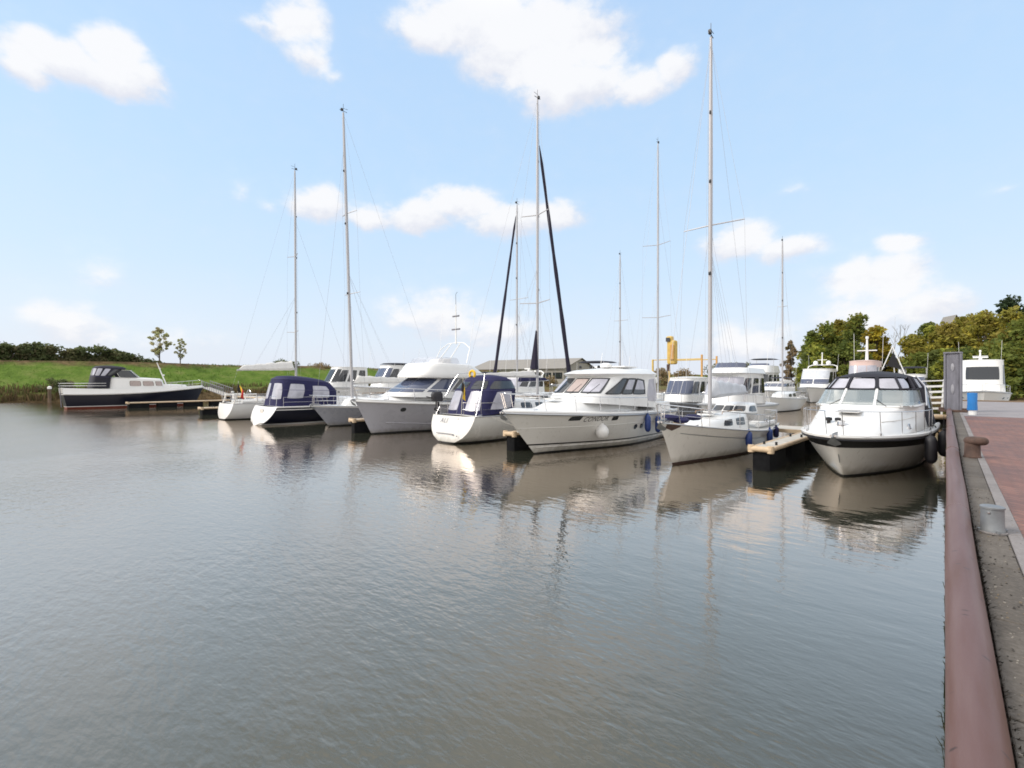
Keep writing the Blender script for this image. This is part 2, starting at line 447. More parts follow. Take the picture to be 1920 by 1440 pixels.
def build_world():
    w = bpy.data.worlds.new('World'); scene.world = w; w.use_nodes = True
    nt = w.node_tree; N = nt.nodes; L = nt.links
    for n in list(N): N.remove(n)
    out = N.new('ShaderNodeOutputWorld'); bg = N.new('ShaderNodeBackground'); bg.inputs['Strength'].default_value = .1
    L.new(bg.outputs[0], out.inputs[0])
    def math_(op, a, b=None, c=None, clamp=False):
        n = N.new('ShaderNodeMath'); n.operation = op; n.use_clamp = clamp
        for i, x in enumerate((a, b, c)):
            if x is None: continue
            if isinstance(x, (int, float)): n.inputs[i].default_value = x
            else: L.new(x, n.inputs[i])
        return n.outputs[0]
    def ramp(fac, stops):
        r = N.new('ShaderNodeValToRGB'); e = r.color_ramp.elements
        for i, (p, c) in enumerate(stops):
            q = e[i] if i < 2 else e.new(p)
            q.position = p; q.color = (*c, 1)
        L.new(fac, r.inputs[0]); return r.outputs[0]
    def mix(f, a, b):
        m = N.new('ShaderNodeMix'); m.data_type = 'RGBA'
        for s, x in ((m.inputs['Factor'], f), (m.inputs[6], a), (m.inputs[7], b)):
            if isinstance(x, (int, float)): s.default_value = x
            elif isinstance(x, tuple): s.default_value = (*x, 1)
            else: L.new(x, s)
        return m.outputs[2]
    def smooth(x, a, b, lo=0, hi=1):
        m = N.new('ShaderNodeMapRange'); m.interpolation_type = 'SMOOTHSTEP'
        m.inputs[1].default_value = a; m.inputs[2].default_value = b; m.inputs[3].default_value = lo; m.inputs[4].default_value = hi
        L.new(x, m.inputs[0]); return m.outputs[0]
    sky = N.new('ShaderNodeTexSky'); sky.sky_type = 'NISHITA'; sky.sun_disc = False
    sky.sun_elevation = SUN_EL; sky.sun_rotation = SUN_AZ; sky.dust_density = 3.0; sky.air_density = 1.2; sky.ozone_density = 1.5
    tc = N.new('ShaderNodeTexCoord'); sp = N.new('ShaderNodeSeparateXYZ'); L.new(tc.outputs['Generated'], sp.inputs[0])
    az = math_('ARCTAN2', sp.outputs[0], sp.outputs[1]); el = math_('ARCSINE', sp.outputs[2])
    # thin high veil over the clear sky, paler towards the horizon
    eln = math_('DIVIDE', el, 1.5708)
    veil = ramp(eln, [(0.0, (.60, .63, .70)), (.05, (.55, .62, .71)), (.13, (.46, .585, .725)), (.25, (.39, .545, .725)), (.42, (.345, .50, .71)), (1.0, (.28, .4, .6))])
    vs = N.new('ShaderNodeVectorMath'); vs.operation = 'SCALE'; L.new(veil, vs.inputs[0]); vs.inputs['Scale'].default_value = 10.0
    base = mix(.86, sky.outputs[0], vs.outputs[0])
    # cumulus: each cloud a soft patch at its own azimuth and elevation, broken up by noise
    n1 = N.new('ShaderNodeTexNoise'); n1.inputs['Scale'].default_value = 9; n1.inputs['Detail'].default_value = 7; n1.inputs['Roughness'].default_value = .52
    mp = N.new('ShaderNodeMapping'); mp.inputs['Scale'].default_value = (1, 1, 1.5); L.new(tc.outputs['Generated'], mp.inputs[0]); L.new(mp.outputs[0], n1.inputs['Vector'])
    n2 = N.new('ShaderNodeTexNoise'); n2.inputs['Scale'].default_value = 24; n2.inputs['Detail'].default_value = 7; n2.inputs['Roughness'].default_value = .6
    L.new(mp.outputs[0], n2.inputs['Vector'])
    wv = N.new('ShaderNodeCombineXYZ')
    wx = math_('ADD', az, math_('MULTIPLY', math_('SUBTRACT', n1.outputs['Fac'], .5), .075))
    sc = N.new('ShaderNodeSeparateColor'); L.new(n1.outputs['Color'], sc.inputs[0])
    wy = math_('ADD', el, math_('MULTIPLY', math_('SUBTRACT', sc.outputs[1], .5), .06))
    L.new(wx, wv.inputs[0]); L.new(wy, wv.inputs[1])
    blobs = [  # pixel centre, half sizes, weight
        (85,100,62,50,1), (212,98,66,54,1), (150,135,150,44,1.05), (45,140,50,30,.8), (262,140,46,32,.8), (140,105,60,34,.9),
        (550,40,60,60,.8), (575,105,42,38,.7), (495,45,45,22,.5), (625,140,30,16,.35),
        (900,35,120,70,1.1), (1010,85,140,85,1.15), (800,65,75,40,.8), (1080,165,110,52,1), (1200,170,70,34,.8), (1262,132,48,36,.85),
        (590,385,55,34,.85), (690,402,55,26,.7), (790,405,80,30,.9), (870,385,70,36,.95), (955,412,80,34,.9), (1030,408,60,32,.8), (455,360,26,28,.28), (510,385,30,18,.3),
        (1385,455,65,38,.85), (1470,475,70,26,.8),
        (1600,525,70,40,.75), (1670,520,80,46,.85), (1740,575,100,42,.75), (1690,462,62,24,.75),
        (130,610,95,42,.6), (185,515,55,40,.33), (820,595,95,46,.65), (930,620,80,40,.6), (1640,600,120,50,.6), (330,640,120,30,.35), (1400,650,110,40,.6),
        (1490,350,40,12,.22), (1880,355,34,14,.22)]
    acc = None; acc2 = None
    for px, py, hw, hh, wt in blobs:
        xc = (px-960)/907; yc = (713-py)/907
        a0 = -YAW + math.atan(xc); e0 = math.atan(yc/math.sqrt(1+xc*xc))
        sa = hw/907/(1+xc*xc)*1.42; se = hh/907/math.sqrt(1+xc*xc)/(1+yc*yc/(1+xc*xc))*1.42
        d = N.new('ShaderNodeVectorMath'); d.operation = 'SUBTRACT'; L.new(wv.outputs[0], d.inputs[0]); d.inputs[1].default_value = (a0, e0, 0)
        m = N.new('ShaderNodeVectorMath'); m.operation = 'MULTIPLY'; L.new(d.outputs[0], m.inputs[0]); m.inputs[1].default_value = (1/sa, 1/se, 0)
        ln = N.new('ShaderNodeVectorMath'); ln.operation = 'LENGTH'; L.new(m.outputs[0], ln.inputs[0])
        q = math_('MULTIPLY', math_('SUBTRACT', 1.0, ln.outputs['Value'], clamp=True), wt)
        acc = q if acc is None else math_('SMOOTH_MAX', acc, q, .12)
        d = N.new('ShaderNodeVectorMath'); d.operation = 'SUBTRACT'; L.new(wv.outputs[0], d.inputs[0]); d.inputs[1].default_value = (a0-.1*sa, e0+.5*se, 0)
        m = N.new('ShaderNodeVectorMath'); m.operation = 'MULTIPLY'; L.new(d.outputs[0], m.inputs[0]); m.inputs[1].default_value = (.8/sa, .8/se, 0)
        ln = N.new('ShaderNodeVectorMath'); ln.operation = 'LENGTH'; L.new(m.outputs[0], ln.inputs[0])
        q = math_('SUBTRACT', 1.0, ln.outputs['Value'], clamp=True)
        acc2 = q if acc2 is None else math_('SMOOTH_MAX', acc2, q, .12)
    body = math_('ADD', acc, math_('MULTIPLY', math_('SUBTRACT', n2.outputs['Fac'], .5), math_('MULTIPLY', smooth(acc, 0, .3), .80)))
    dens = smooth(body, .03, .52, 0, .94)
    # unseen bright cloud added overhead and behind the viewer to whiten the light
    n3 = N.new('ShaderNodeTexNoise'); n3.inputs['Scale'].default_value = 2.2; n3.inputs['Detail'].default_value = 5; L.new(tc.outputs['Generated'], n3.inputs['Vector'])
    up = smooth(math_('ADD', el, math_('MULTIPLY', math_('SUBTRACT', n3.outputs['Fac'], .5), .22)), .66, .80)
    dt = N.new('ShaderNodeVectorMath'); dt.operation = 'DOT_PRODUCT'; L.new(tc.outputs['Generated'], dt.inputs[0]); dt.inputs[1].default_value = (-SN, CS, 0)
    bk = smooth(math_('ADD', dt.outputs['Value'], math_('MULTIPLY', math_('SUBTRACT', n3.outputs['Fac'], .5), .5)), .35, -.05)
    over = math_('MULTIPLY', math_('MAXIMUM', up, bk), .85)
    d2 = math_('MAXIMUM', dens, over)
    shade = smooth(math_('ADD', acc2, math_('MULTIPLY', math_('SUBTRACT', n2.outputs['Fac'], .5), .9)), .12, .62)
    ccol = mix(shade, (5.35, 5.45, 5.95), (6.55, 6.55, 6.65))
    ccol2 = mix(over, ccol, (9.4, 9.1, 8.7))
    L.new(mix(d2, base, ccol2), bg.inputs['Color'])
build_world()

# ================================================================== water
def node_mat(name):
    m = bpy.data.materials.new(name); m.use_nodes = True
    return m, m.node_tree.nodes, m.node_tree.links, m.node_tree.nodes['Principled BSDF']

def water_mat():
    """murky harbour water: dim body colour under a mirror that strengthens with the angle, tinted warm to take the blue out of the reflected sky"""
    m, N, L, b = node_mat('harbour_water'); N.remove(b)
    g = N.new('ShaderNodeNewGeometry')
    def noise_(scale, rot, st, det):
        mp = N.new('ShaderNodeMapping'); mp.inputs['Rotation'].default_value = (0, 0, rot); mp.inputs['Scale'].default_value = st
        L.new(g.outputs['Position'], mp.inputs[0])
        n = N.new('ShaderNodeTexNoise'); n.inputs['Scale'].default_value = scale; n.inputs['Detail'].default_value = det; n.inputs['Roughness'].default_value = .5
        n.inputs['Distortion'].default_value = .25
        L.new(mp.outputs[0], n.inputs['Vector']); return n.outputs['Fac']
    def M_(op, a, c):
        n = N.new('ShaderNodeMath'); n.operation = op
        for i, x in enumerate((a, c)):
            if isinstance(x, (int, float)): n.inputs[i].default_value = x
            else: L.new(x, n.inputs[i])
        return n.outputs[0]
    def rng(x, a, c, lo, hi):
        r = N.new('ShaderNodeMapRange'); r.interpolation_type = 'SMOOTHSTEP'; L.new(x, r.inputs[0])
        for i, v in enumerate((a, c, lo, hi)): r.inputs[i+1].default_value = v
        return r.outputs[0]
    a = noise_(1.0, YAW+.25, (1.0, 2.6, 1), 2)         # low swell
    c = noise_(3.2, YAW-.3, (1.0, 2.1, 1), 2)          # wind ripples
    d = noise_(8.0, YAW+.1, (1.0, 2.2, 1), 2)          # fine ripples
    sp = N.new('ShaderNodeSeparateXYZ'); L.new(g.outputs['Position'], sp.inputs[0])
    pr = rng(noise_(.13, .4, (1, 1, 1), 3), .36, .66, .55, 1.3)     # calmer and windier patches
    px = rng(sp.outputs[0], -3, -16, .75, 1.6)
    py = rng(sp.outputs[1], 8.5, 1.0, 1.0, WAVE_NEAR)    # more open, windier water in front of the berths
    k = M_('MULTIPLY', pr, M_('MULTIPLY', px, py))
    h = M_('ADD', M_('MULTIPLY', a, .008), M_('MULTIPLY', M_('ADD', M_('MULTIPLY', c, .0036), M_('MULTIPLY', d, .0016)), k))
    bp = N.new('ShaderNodeBump'); bp.inputs['Strength'].default_value = 1; bp.inputs['Distance'].default_value = 1; L.new(h, bp.inputs['Height'])
    lw = N.new('ShaderNodeLayerWeight'); lw.inputs['Blend'].default_value = .5; L.new(bp.outputs[0], lw.inputs['Normal'])
    fr = N.new('ShaderNodeValToRGB'); e = fr.color_ramp.elements
    for i, (p_, v_) in enumerate([(0, .05), (.40, .13), (.58, .34), (.71, .56), (.83, .72), (1, .86)]):
        q = e[i] if i < 2 else e.new(p_)
        q.position = p_; q.color = (v_, v_, v_, 1)
    L.new(lw.outputs['Facing'], fr.inputs[0])
    df = N.new('ShaderNodeBsdfDiffuse'); df.inputs['Color'].default_value = (.051, .056, .042, 1)
    gl = N.new('ShaderNodeBsdfGlossy'); gl.inputs['Color'].default_value = (1.0, .885, .795, 1); L.new(rng(sp.outputs[1], 7.5, 1.5, .03, .24), gl.inputs['Roughness']); L.new(bp.outputs[0], gl.inputs['Normal'])  # warm colour put into the mirror so reflected blue sky turns grey
    mx = N.new('ShaderNodeMixShader'); L.new(fr.outputs[0], mx.inputs[0]); L.new(df.outputs[0], mx.inputs[1]); L.new(gl.outputs[0], mx.inputs[2])
    L.new(mx.outputs[0], N['Material Output'].inputs['Surface'])
    return m
WAVE_NEAR = 5.2
mb = MB(); mb.poly([(-5000, -2000, 0), (5000, -2000, 0), (5000, 6000, 0), (-5000, 6000, 0)])
water = struct(mb.build('water', water_mat(), smooth=False))

# ================================================================== land
def land_mat():
    m, N, L, b = node_mat('dyke_grass'); b.inputs['Roughness'].default_value = .95; b.inputs['Specular IOR Level'].default_value = .1
    g = N.new('ShaderNodeNewGeometry'); sp = N.new('ShaderNodeSeparateXYZ'); L.new(g.outputs['Position'], sp.inputs[0])
    def nz(s, d, st=(1, 1, 1)):
        mp = N.new('ShaderNodeMapping'); mp.inputs['Scale'].default_value = st; L.new(g.outputs['Position'], mp.inputs[0])
        n = N.new('ShaderNodeTexNoise'); n.inputs['Scale'].default_value = s; n.inputs['Detail'].default_value = d; L.new(mp.outputs[0], n.inputs['Vector']); return n.outputs['Fac']
    def ramp(f, st):
        r = N.new('ShaderNodeValToRGB'); e = r.color_ramp.elements
        for i, (p, c) in enumerate(st):
            q = e[i] if i < 2 else e.new(p)
            q.position = p; q.color = (*c, 1)
        L.new(f, r.inputs[0]); return r.outputs[0]
    gr = ramp(nz(.5, 8), [(.3, (.062, .105, .016)), (.5, (.095, .155, .024)), (.7, (.14, .175, .045))])
    br = ramp(nz(1.1, 7), [(.3, (.055, .042, .02)), (.6, (.15, .105, .055)), (.8, (.21, .16, .08))])
    zz = N.new('ShaderNodeMath'); zz.operation = 'MULTIPLY_ADD'; L.new(nz(.35, 6), zz.inputs[0]); zz.inputs[1].default_value = 2.2; L.new(sp.outputs[2], zz.inputs[2])
    f1 = N.new('ShaderNodeMapRange'); f1.inputs[1].default_value = 1.9; f1.inputs[2].default_value = 2.7; L.new(zz.outputs[0], f1.inputs[0])
    f2 = N.new('ShaderNodeMapRange'); f2.inputs[1].default_value = 6.0; f2.inputs[2].default_value = 6.7; L.new(zz.outputs[0], f2.inputs[0])
    def mix(f, a, c):
        k = N.new('ShaderNodeMix'); k.data_type = 'RGBA'; L.new(f, k.inputs['Factor']); L.new(a, k.inputs[6]); L.new(c, k.inputs[7]); return k.outputs[2]
    col = mix(f2.outputs[0], mix(f1.outputs[0], br, gr), br)
    L.new(col, b.inputs['Base Color'])
    bp = N.new('ShaderNodeBump'); bp.inputs['Distance'].default_value = .25; L.new(nz(2.5, 5), bp.inputs['Height']); L.new(bp.outputs[0], b.inputs['Normal'])
    return m
M['land'] = land_mat()
prof = [(-85.2, -.6), (-86.2, .25), (-87.2, .9), (-88.4, 1.25), (-91, 1.9), (-95, 3.4), (-99, 5.0), (-101.5, 5.75), (-104, 5.85), (-108, 4.8), (-118, 1.6), (-130, 1.0), (-5000, 1.0)]
mb = MB(); rows = []
for i in range(121):
    y = -260 + 5*i
    row = []
    for x, z in prof:
        nn = noise.noise(Vector((x*.07, y*.05, 3)))
        k = 1 if -130 < x < -85.5 else 0
        row.append((x + k*.8*noise.noise(Vector((y*.13, x*.3, 1))), y, z + k*.35*nn))
    rows.append(row)
mb.grid(rows); struct(mb.build('terrain', M['land'], angle=80))
mb = MB(); rows = []
xs = [-112 + 4*i for i in range(60)] + [300, 900, 3000]
for (y, z) in [(86, -.6), (87.3, .25), (89, .75), (92, .95), (130, 1.05), (300, 1.1), (900, 1.2), (5900, 1.2)]:
    rows.append([(x, y + .9*noise.noise(Vector((x*.1, y, 0)))*(1 if y < 95 else 0), z + (.12*noise.noise(Vector((x*.2, y*.2, 0))) if 87 < y < 140 else 0)) for x in xs])
mb.grid(rows); struct(mb.build('ground', M['land'], angle=80))

# ---- reeds and rough grass on the water's edge
def blades(name, pts, mats, h=(.5, 1.3), w=.05, lean=.5):
    v = []; f = []; mi = []
    for p in pts:
        hh = rnd.uniform(*h); a = rnd.uniform(0, 6.28); wx, wy = w*math.cos(a), w*math.sin(a)
        lx, ly = rnd.gauss(0, lean)*hh*.5, rnd.gauss(0, lean)*hh*.5; b = len(v)
        v += [(p[0]-wx, p[1]-wy, p[2]-.1), (p[0]+wx, p[1]+wy, p[2]-.1), (p[0]+wx*.7+lx*.4, p[1]+wy*.7+ly*.4, p[2]+hh*.6), (p[0]-wx*.7+lx*.4, p[1]-wy*.7+ly*.4, p[2]+hh*.6), (p[0]+lx, p[1]+ly, p[2]+hh)]
        f += [(b, b+1, b+2, b+3), (b+3, b+2, b+4)]; q = rnd.randrange(len(mats)); mi += [q, q]
    me = bpy.data.meshes.new(name); me.from_pydata(v, [], f); me.polygons.foreach_set('material_index', mi)
    for m in mats: me.materials.append(m)
    o = bpy.data.objects.new(name, me); COL.objects.link(o); return o
RE = [leafmat('dry_reed', (.17, .12, .06)), leafmat('brown_reed', (.10, .07, .035)), leafmat('olive_reed', (.09, .09, .03))]
pts = []
for i in range(9000):
    y = rnd.uniform(-25, 70); t = rnd.random()**1.2
    x = -86.0 - 4.2*t + rnd.gauss(0, .3); z = max(.05, (.25 + 1.6*t*.95))
    if noise.noise(Vector((x*.4, y*.25, 5))) < -.25: continue
    pts.append((x, y, z))
o = blades('reeds', pts, RE, (.35, 1.0), .07, .6); o['kind'] = 'stuff'
GB = [leafmat('bright_grass', (.09, .17, .02)), leafmat('dull_grass', (.07, .11, .02)), leafmat('dry_grass', (.16, .14, .05))]
pts = []
for i in range(3000):
    y = rnd.uniform(-25, 75); x = rnd.uniform(-103, -90)
    z = 1.9 + (5.75-1.9)*min(1, (-91-x)/10.5) if x < -91 else 1.7
    pts.append((x, y, z))
o = blades('grass', pts, GB[:1], (.08, .2), .07, .8); o['kind'] = 'stuff'

# ---- trees
LEAF = {
    'dark': [leafmat('leaf_deep', (0.113, 0.152, 0.037)), leafmat('leaf_mid', (0.179, 0.214, 0.045)), leafmat('leaf_olive', (0.265, 0.259, 0.052))],
    'green': [leafmat('leaf_green', (0.189, 0.240, 0.045)), leafmat('leaf_lime', (0.360, 0.375, 0.067)), leafmat('leaf_darkgreen', (0.133, 0.160, 0.042))],  # third tone is a darker leaf colour, scattered by clump
    'autumn': [leafmat('leaf_gold', (0.462, 0.396, 0.061)), leafmat('leaf_moss', (0.312, 0.294, 0.059)), leafmat('leaf_rust', (0.287, 0.238, 0.055))],
    'gold': [leafmat('leaf_yellow', (0.462, 0.374, 0.039)), leafmat('leaf_amber', (0.330, 0.253, 0.033)), leafmat('leaf_pale', (0.270, 0.284, 0.061))],
    'brown': [leafmat('leaf_brown', (0.297, 0.223, 0.115)), leafmat('leaf_tan', (0.392, 0.297, 0.176)), leafmat('leaf_drab', (0.189, 0.162, 0.081))],
    'fir': [leafmat('needle_deep', (0.033, 0.055, 0.026)), leafmat('needle_mid', (0.053, 0.083, 0.033)), leafmat('needle_blue', (0.066, 0.094, 0.050))],
    'hedge': [leafmat('hedge_deep', (.12, .15, .06)), leafmat('hedge_mid', (.165, .185, .08)), leafmat('hedge_brown', (.18, .17, .09))],
    'pale': [leafmat('leaf_silver', (.5, .5, .27)), leafmat('leaf_thin', (.42, .43, .2)), leafmat('leaf_straw', (.55, .5, .3))]}
M['bark'] = mat('bark', (.09, .07, .05), .95, var=.4, vscale=4, streak=(3, 3, .4))
M['palebark'] = mat('pale_bark', (.22, .2, .17), .9, var=.3, vscale=4, streak=(3, 3, .4))

def leaf_cloud(name, clumps, kind, parent=None, r=random.Random(3), size=(.2, .4), flat=.75):
    v = []; f = []; mi = []
    for (cx, cy, cz, cr, n, tone) in clumps:
        for _ in range(n):
            d = Vector((r.gauss(0, 1), r.gauss(0, 1), r.gauss(0, 1))).normalized()*(cr*r.random()**.4)
            p = Vector((cx+d.x, cy+d.y, cz+d.z*flat))
            a = Vector((r.gauss(0, 1), r.gauss(0, 1), r.gauss(0, .6))).normalized(); b_ = a.cross(Vector((r.gauss(0, 1), r.gauss(0, 1), r.gauss(0, 1)))).normalized()
            s = r.uniform(*size); k = len(v)
            v += [tuple(p-a*s*.6), tuple(p+b_*s*.35), tuple(p+a*s*.7), tuple(p-b_*s*.4)]; f.append((k, k+1, k+2, k+3))
            mi.append(tone if r.random() < .75 else r.randrange(3))
    me = bpy.data.meshes.new(name); me.from_pydata(v, [], f); me.polygons.foreach_set('material_index', mi)
    for m in LEAF[kind]: me.materials.append(m)
    o = bpy.data.objects.new(name, me); COL.objects.link(o)
    if parent: o.parent = parent
    return o

def tree(label, kind, h, w, seed, loc, group=None, style='round', leaves=5200, name='tree', cat='tree', low=.12, bark='bark', size=(.28, .58)):
    r = random.Random(seed); t = thing(name, label, cat, loc, r.uniform(0, 6.28), group)
    mb = MB(); tr = h*(.024 if style != 'loose' else .012) + (.05 if style != 'loose' else .02)
    path = [Vector((r.gauss(0, .012)*h*i/6, r.gauss(0, .012)*h*i/6, h*.86*i/6 - .3*(i == 0))) for i in range(7)]
    mb.tube(path, [tr*(1.25-.17*i) for i in range(7)], 7)
    cl = []
    if style == 'round': nc = 64
    elif style == 'poplar': nc = 34
    elif style == 'fir': nc = 40
    else: nc = 48
    for i in range(nc):
        t_ = (i+r.random())/nc; z = low + (1-low)*t_
        if style == 'round': env = (math.sin(math.pi*min(1, (z-low+.1)/(1.12-low))**.75))**.6
        elif style == 'poplar': env = math.sin(math.pi*min(1, (z-low+.06)/(1.08-low)))**.7
        elif style == 'fir': env = (1.02-z)**.9
        else: env = math.sin(math.pi*min(1, (z-low+.05)/(1.06-low)))**.5
        a = r.uniform(0, 6.28); rad = w/2*env*(r.random()**.45)*r.uniform(.75, 1.1)
        cr = w*r.uniform(.10, .19)*{'round': 1, 'loose': .62}.get(style, .8)
        c = Vector((rad*math.cos(a), rad*math.sin(a), h*z - cr*.5))
        cl.append((c.x, c.y, c.z, cr, int(leaves/nc*r.uniform(.6, 1.4)), int(min(2, max(0, 1.5+1.9*noise.noise(Vector((c.x*.45+seed, c.y*.45, c.z*.45)))+r.gauss(0, .3))))))
        if r.random() < .55:
            b0 = path[min(5, int(z*.75*6))]; mid = b0.lerp(c, .55) + Vector((0, 0, -h*.02))
            mb.tube([b0, mid, c], [tr*.32, tr*.2, tr*.06], 5)
    mb.build('trunk', M[bark], t, weld=0)
    leaf_cloud('crown', cl, kind, t, r, size, .8)
    return t

# hedge and bushes on the dyke
hd = thing('hedge', 'long dark clipped hedge along the top of the grass dyke', 'hedge', (-104, 5, 5.4))
cl = []
for i in range(640):
    y = rnd.uniform(-22, 17); top = 3.9 - .03*(y+20) + .25*math.sin(y*.9) + rnd.uniform(-.2, .1)
    if y > 12: top *= 1-(y-12)/6
    cl.append((rnd.gauss(0, .6), y, rnd.uniform(-.3, max(.3, top-.6)), rnd.uniform(.55, .95), 66, rnd.choice((0, 0, 1, 2))))
leaf_cloud('crown', cl, 'hedge', hd, rnd, (.22, .48), .8)
mb = MB()
mb.tube([(0, -20, -.15), (0, 16, -.15)], .06, 5)
for i in range(40):
    y = -19.5 + 35*i/39; mb.tube([(0, y, -.15), (0, y, -.1), (0, y, .0)], .05, 5); mb.tube([(rnd.gauss(0, .3), y, -.2), (rnd.gauss(0, .5), y+rnd.gauss(0, .3), 1.4)], [.05, .02], 5)
mb.build('trunk', M['bark'], hd, weld=0)
tree('slender young tree with thin pale foliage, taller of two on the dyke', 'pale', 6.4, 3.6, 5, (-103.2, 21.9, 5.7), style='loose', leaves=4200, low=.3, size=(.10, .24))
tree('smaller slender tree with sparse foliage beside the taller one on the dyke', 'pale', 4.7, 2.0, 8, (-103.2, 25.0, 5.7), style='loose', leaves=1900, low=.28, size=(.10, .22))
def bush(label, kind, loc, h, w, seed, n=1600, cat='bush'):
    t = thing('bush', label, cat, loc); r = random.Random(seed); cl = []
    for i in range(16):
        a = r.uniform(0, 6.28); q = r.random()**.6*w/2; cl.append((q*math.cos(a), q*math.sin(a), r.uniform(.15, .75)*h*(1.1-q/w), w*.16, n//16, r.randrange(3)))
    leaf_cloud('crown', cl, kind, t, r, (.12, .3), .9)
    mb = MB()
    for i in range(5): mb.tube([(0, 0, -.2), (r.gauss(0, w*.15), r.gauss(0, w*.15), h*.6)], [.05, .02], 5)
    mb.build('stem', M['bark'], t, weld=0)
    return t
bush('dark rounded bush on the dyke top behind the white furled sail', 'hedge', (-101.5, 42.5, 5.2), 2.3, 5.2, 4, 2400)
bush('dull green bush on the reedy bank near the white topped post', 'hedge', (-88.8, 7.4, 1.1), 2.6, 3.2, 9, 1800)
bush('low straggling bush on the dyke crest beyond the furled sail', 'brown', (-101.5, 50, 5.2), 1.3, 5.0, 14, 1200)

# wood on the far bank
TW = [  # px, Y, top py, width, kind, style, label
    (1482, 94, 640, 2.6, 'brown', 'poplar', 'narrow brownish poplar standing apart at the edge of the wood'),
    (1523, 97, 622, 5.2, 'green', 'round', 'rounded green tree beside the narrow brownish poplar'),
    (1545, 99, 606, 7.0, 'dark', 'round', 'dark green tree behind the white cruiser with domes'),
    (1572, 104, 600, 6.0, 'autumn', 'round', 'tree with yellow patches high in its crown'),
    (1607, 100, 588, 7.5, 'dark', 'round', 'tall dark tree, the top of the clump above the pink cabin'),
    (1640, 97, 612, 5.2, 'gold', 'round', 'yellow autumn tree behind the white mast of the pink cabin'),
    (1590, 93, 640, 6.5, 'dark', 'round', 'low dark tree in front of the tall clump'),
    (1530, 92, 650, 6.5, 'green', 'round', 'low green tree near the shore behind the white cruisers'),
    (1655, 103, 655, 4.5, 'green', 'round', 'small green tree right of the yellow one, above the folded frame'),
    (1712, 98, 628, 6.5, 'autumn', 'round', 'russet tinged tree at the near end of the long wood'),
    (1745, 101, 605, 6.5, 'green', 'round', 'green tree in the wood below the house roof'),
    (1778, 96, 606, 7.0, 'autumn', 'round', 'golden green tree in front of the house gable'),
    (1815, 103, 592, 7.5, 'autumn', 'round', 'mixed olive and gold tree above the white boat beyond the quay'),
    (1850, 98, 584, 8.0, 'autumn', 'round', 'broad olive tree standing behind the radar mast of the quayside boat'),
    (1893, 104, 557, 6.5, 'fir', 'round', 'tall dark tree rising above the rest of the wood'),
    (1905, 96, 580, 9.0, 'autumn', 'round', 'large olive and rust tree in front of the tall dark tree'),
    (1765, 90, 655, 6.5, 'green', 'round', 'bright green low tree behind the grey steel column'),
    (1725, 91, 662, 6.0, 'dark', 'round', 'dark low tree at the shore behind the white railing'),
    (1815, 91, 650, 7.5, 'dark', 'round', 'dark low tree behind the white boat beyond the quay'),
    (1870, 90, 645, 8.0, 'dark', 'round', 'dark spreading tree beside the parked car'),
    (1940, 94, 590, 9.0, 'dark', 'round', 'dark tree cut off by the edge of the photo'),
]
for i, (px, Y, py, w, kind, style, lab) in enumerate(TW):
    X = along_x(px, Y); d = -X*SN + Y*CS; top = EYE + (713-py)*d/907
    tree(lab, kind, top-.9, w, 40+i, (X, Y, .9), 'trees in the wood on the far bank', style, leaves=5200 if style == 'round' else 4200, low=.06 if style != 'fir' else .3, name={'poplar': 'poplar_tree', 'fir': 'fir_tree'}.get(style, 'tree'))
# bare tree between the two clumps
X = along_x(1673, 108); t = thing('bare_tree', 'leafless pale tree in the gap between the two clumps of trees', 'tree', (X, 108, .9), 0)
mb = MB(); r = random.Random(77)
def branch(p, d, ln, rad, dep):
    q = p + d*ln; mb.tube([p, p.lerp(q, .5)+Vector((r.gauss(0, .05), r.gauss(0, .05), 0))*ln*.4, q], [rad, rad*.8, rad*.6], 5)
    if dep:
        for k in range(3):
            nd = (d + Vector((r.gauss(0, .38), r.gauss(0, .38), .12))).normalized(); branch(q, nd, ln*.72, rad*.58, dep-1)
branch(Vector((0, 0, 0)), Vector((0, 0, 1)), 4.2, .16, 4)
mb.build('trunk', M['palebark'], t, weld=0)
# far line of trees beyond the boat hoist
for i, (px, py, w, lab) in enumerate([(1240, 690, 9, 'tree hidden mostly behind the yellow hoist'), (1283, 692, 10, 'low brownish tree seen under the hoist beam'), (1345, 681, 11, 'hazy tree crown right of the tallest mast'), (1375, 680, 9, 'hazy tree crown above the flybridge boat'), (1397, 681, 9, 'rounded hazy tree at the open end of the far row')]):
    Y = 150 + 6*(i % 2); X = along_x(px, Y); d = -X*SN + Y*CS; top = EYE + (713-py)*d/907
    tree(lab, 'brown' if i < 2 else 'hedge', top-1, w, 90+i, (X, Y, 1.0), 'far row of trees', 'round', leaves=2200, low=.05, size=(.3, .6))

# ---- buildings
wh = thing('warehouse', 'long low warehouse with a grey brown roof beyond the boats', 'building', (0, 0, 0))
M['roof'] = mat('grey_brown_roof', (.26, .245, .225), .85, var=.15, vscale=1.2, streak=(.3, 4, 4)); M['wallw'] = mat('pale_cladding', (.34, .32, .28), .8, var=.15, vscale=1.0, streak=(4, 4, .5))
A = Vector((-112, 105, 1.0)); Bp = Vector((-79.5, 110, 1.0)); dr = (Bp-A).normalized(); nr = Vector((dr.y, -dr.x, 0)); ln = (Bp-A).length
def wq(u, v, z): return tuple(A + dr*u + nr*v + Vector((0, 0, z)))
mb = MB(); hh = 5.2
mb.grid([[wq(0, 0, 0), wq(ln, 0, 0)], [wq(0, 0, hh), wq(ln, 0, hh)]]); mb.grid([[wq(0, -22, 0), wq(0, 0, 0)], [wq(0, -22, hh), wq(0, 0, hh)]]); mb.grid([[wq(ln, -22, 0), wq(ln, 0, 0)], [wq(ln, -22, hh), wq(ln, 0, hh)]])
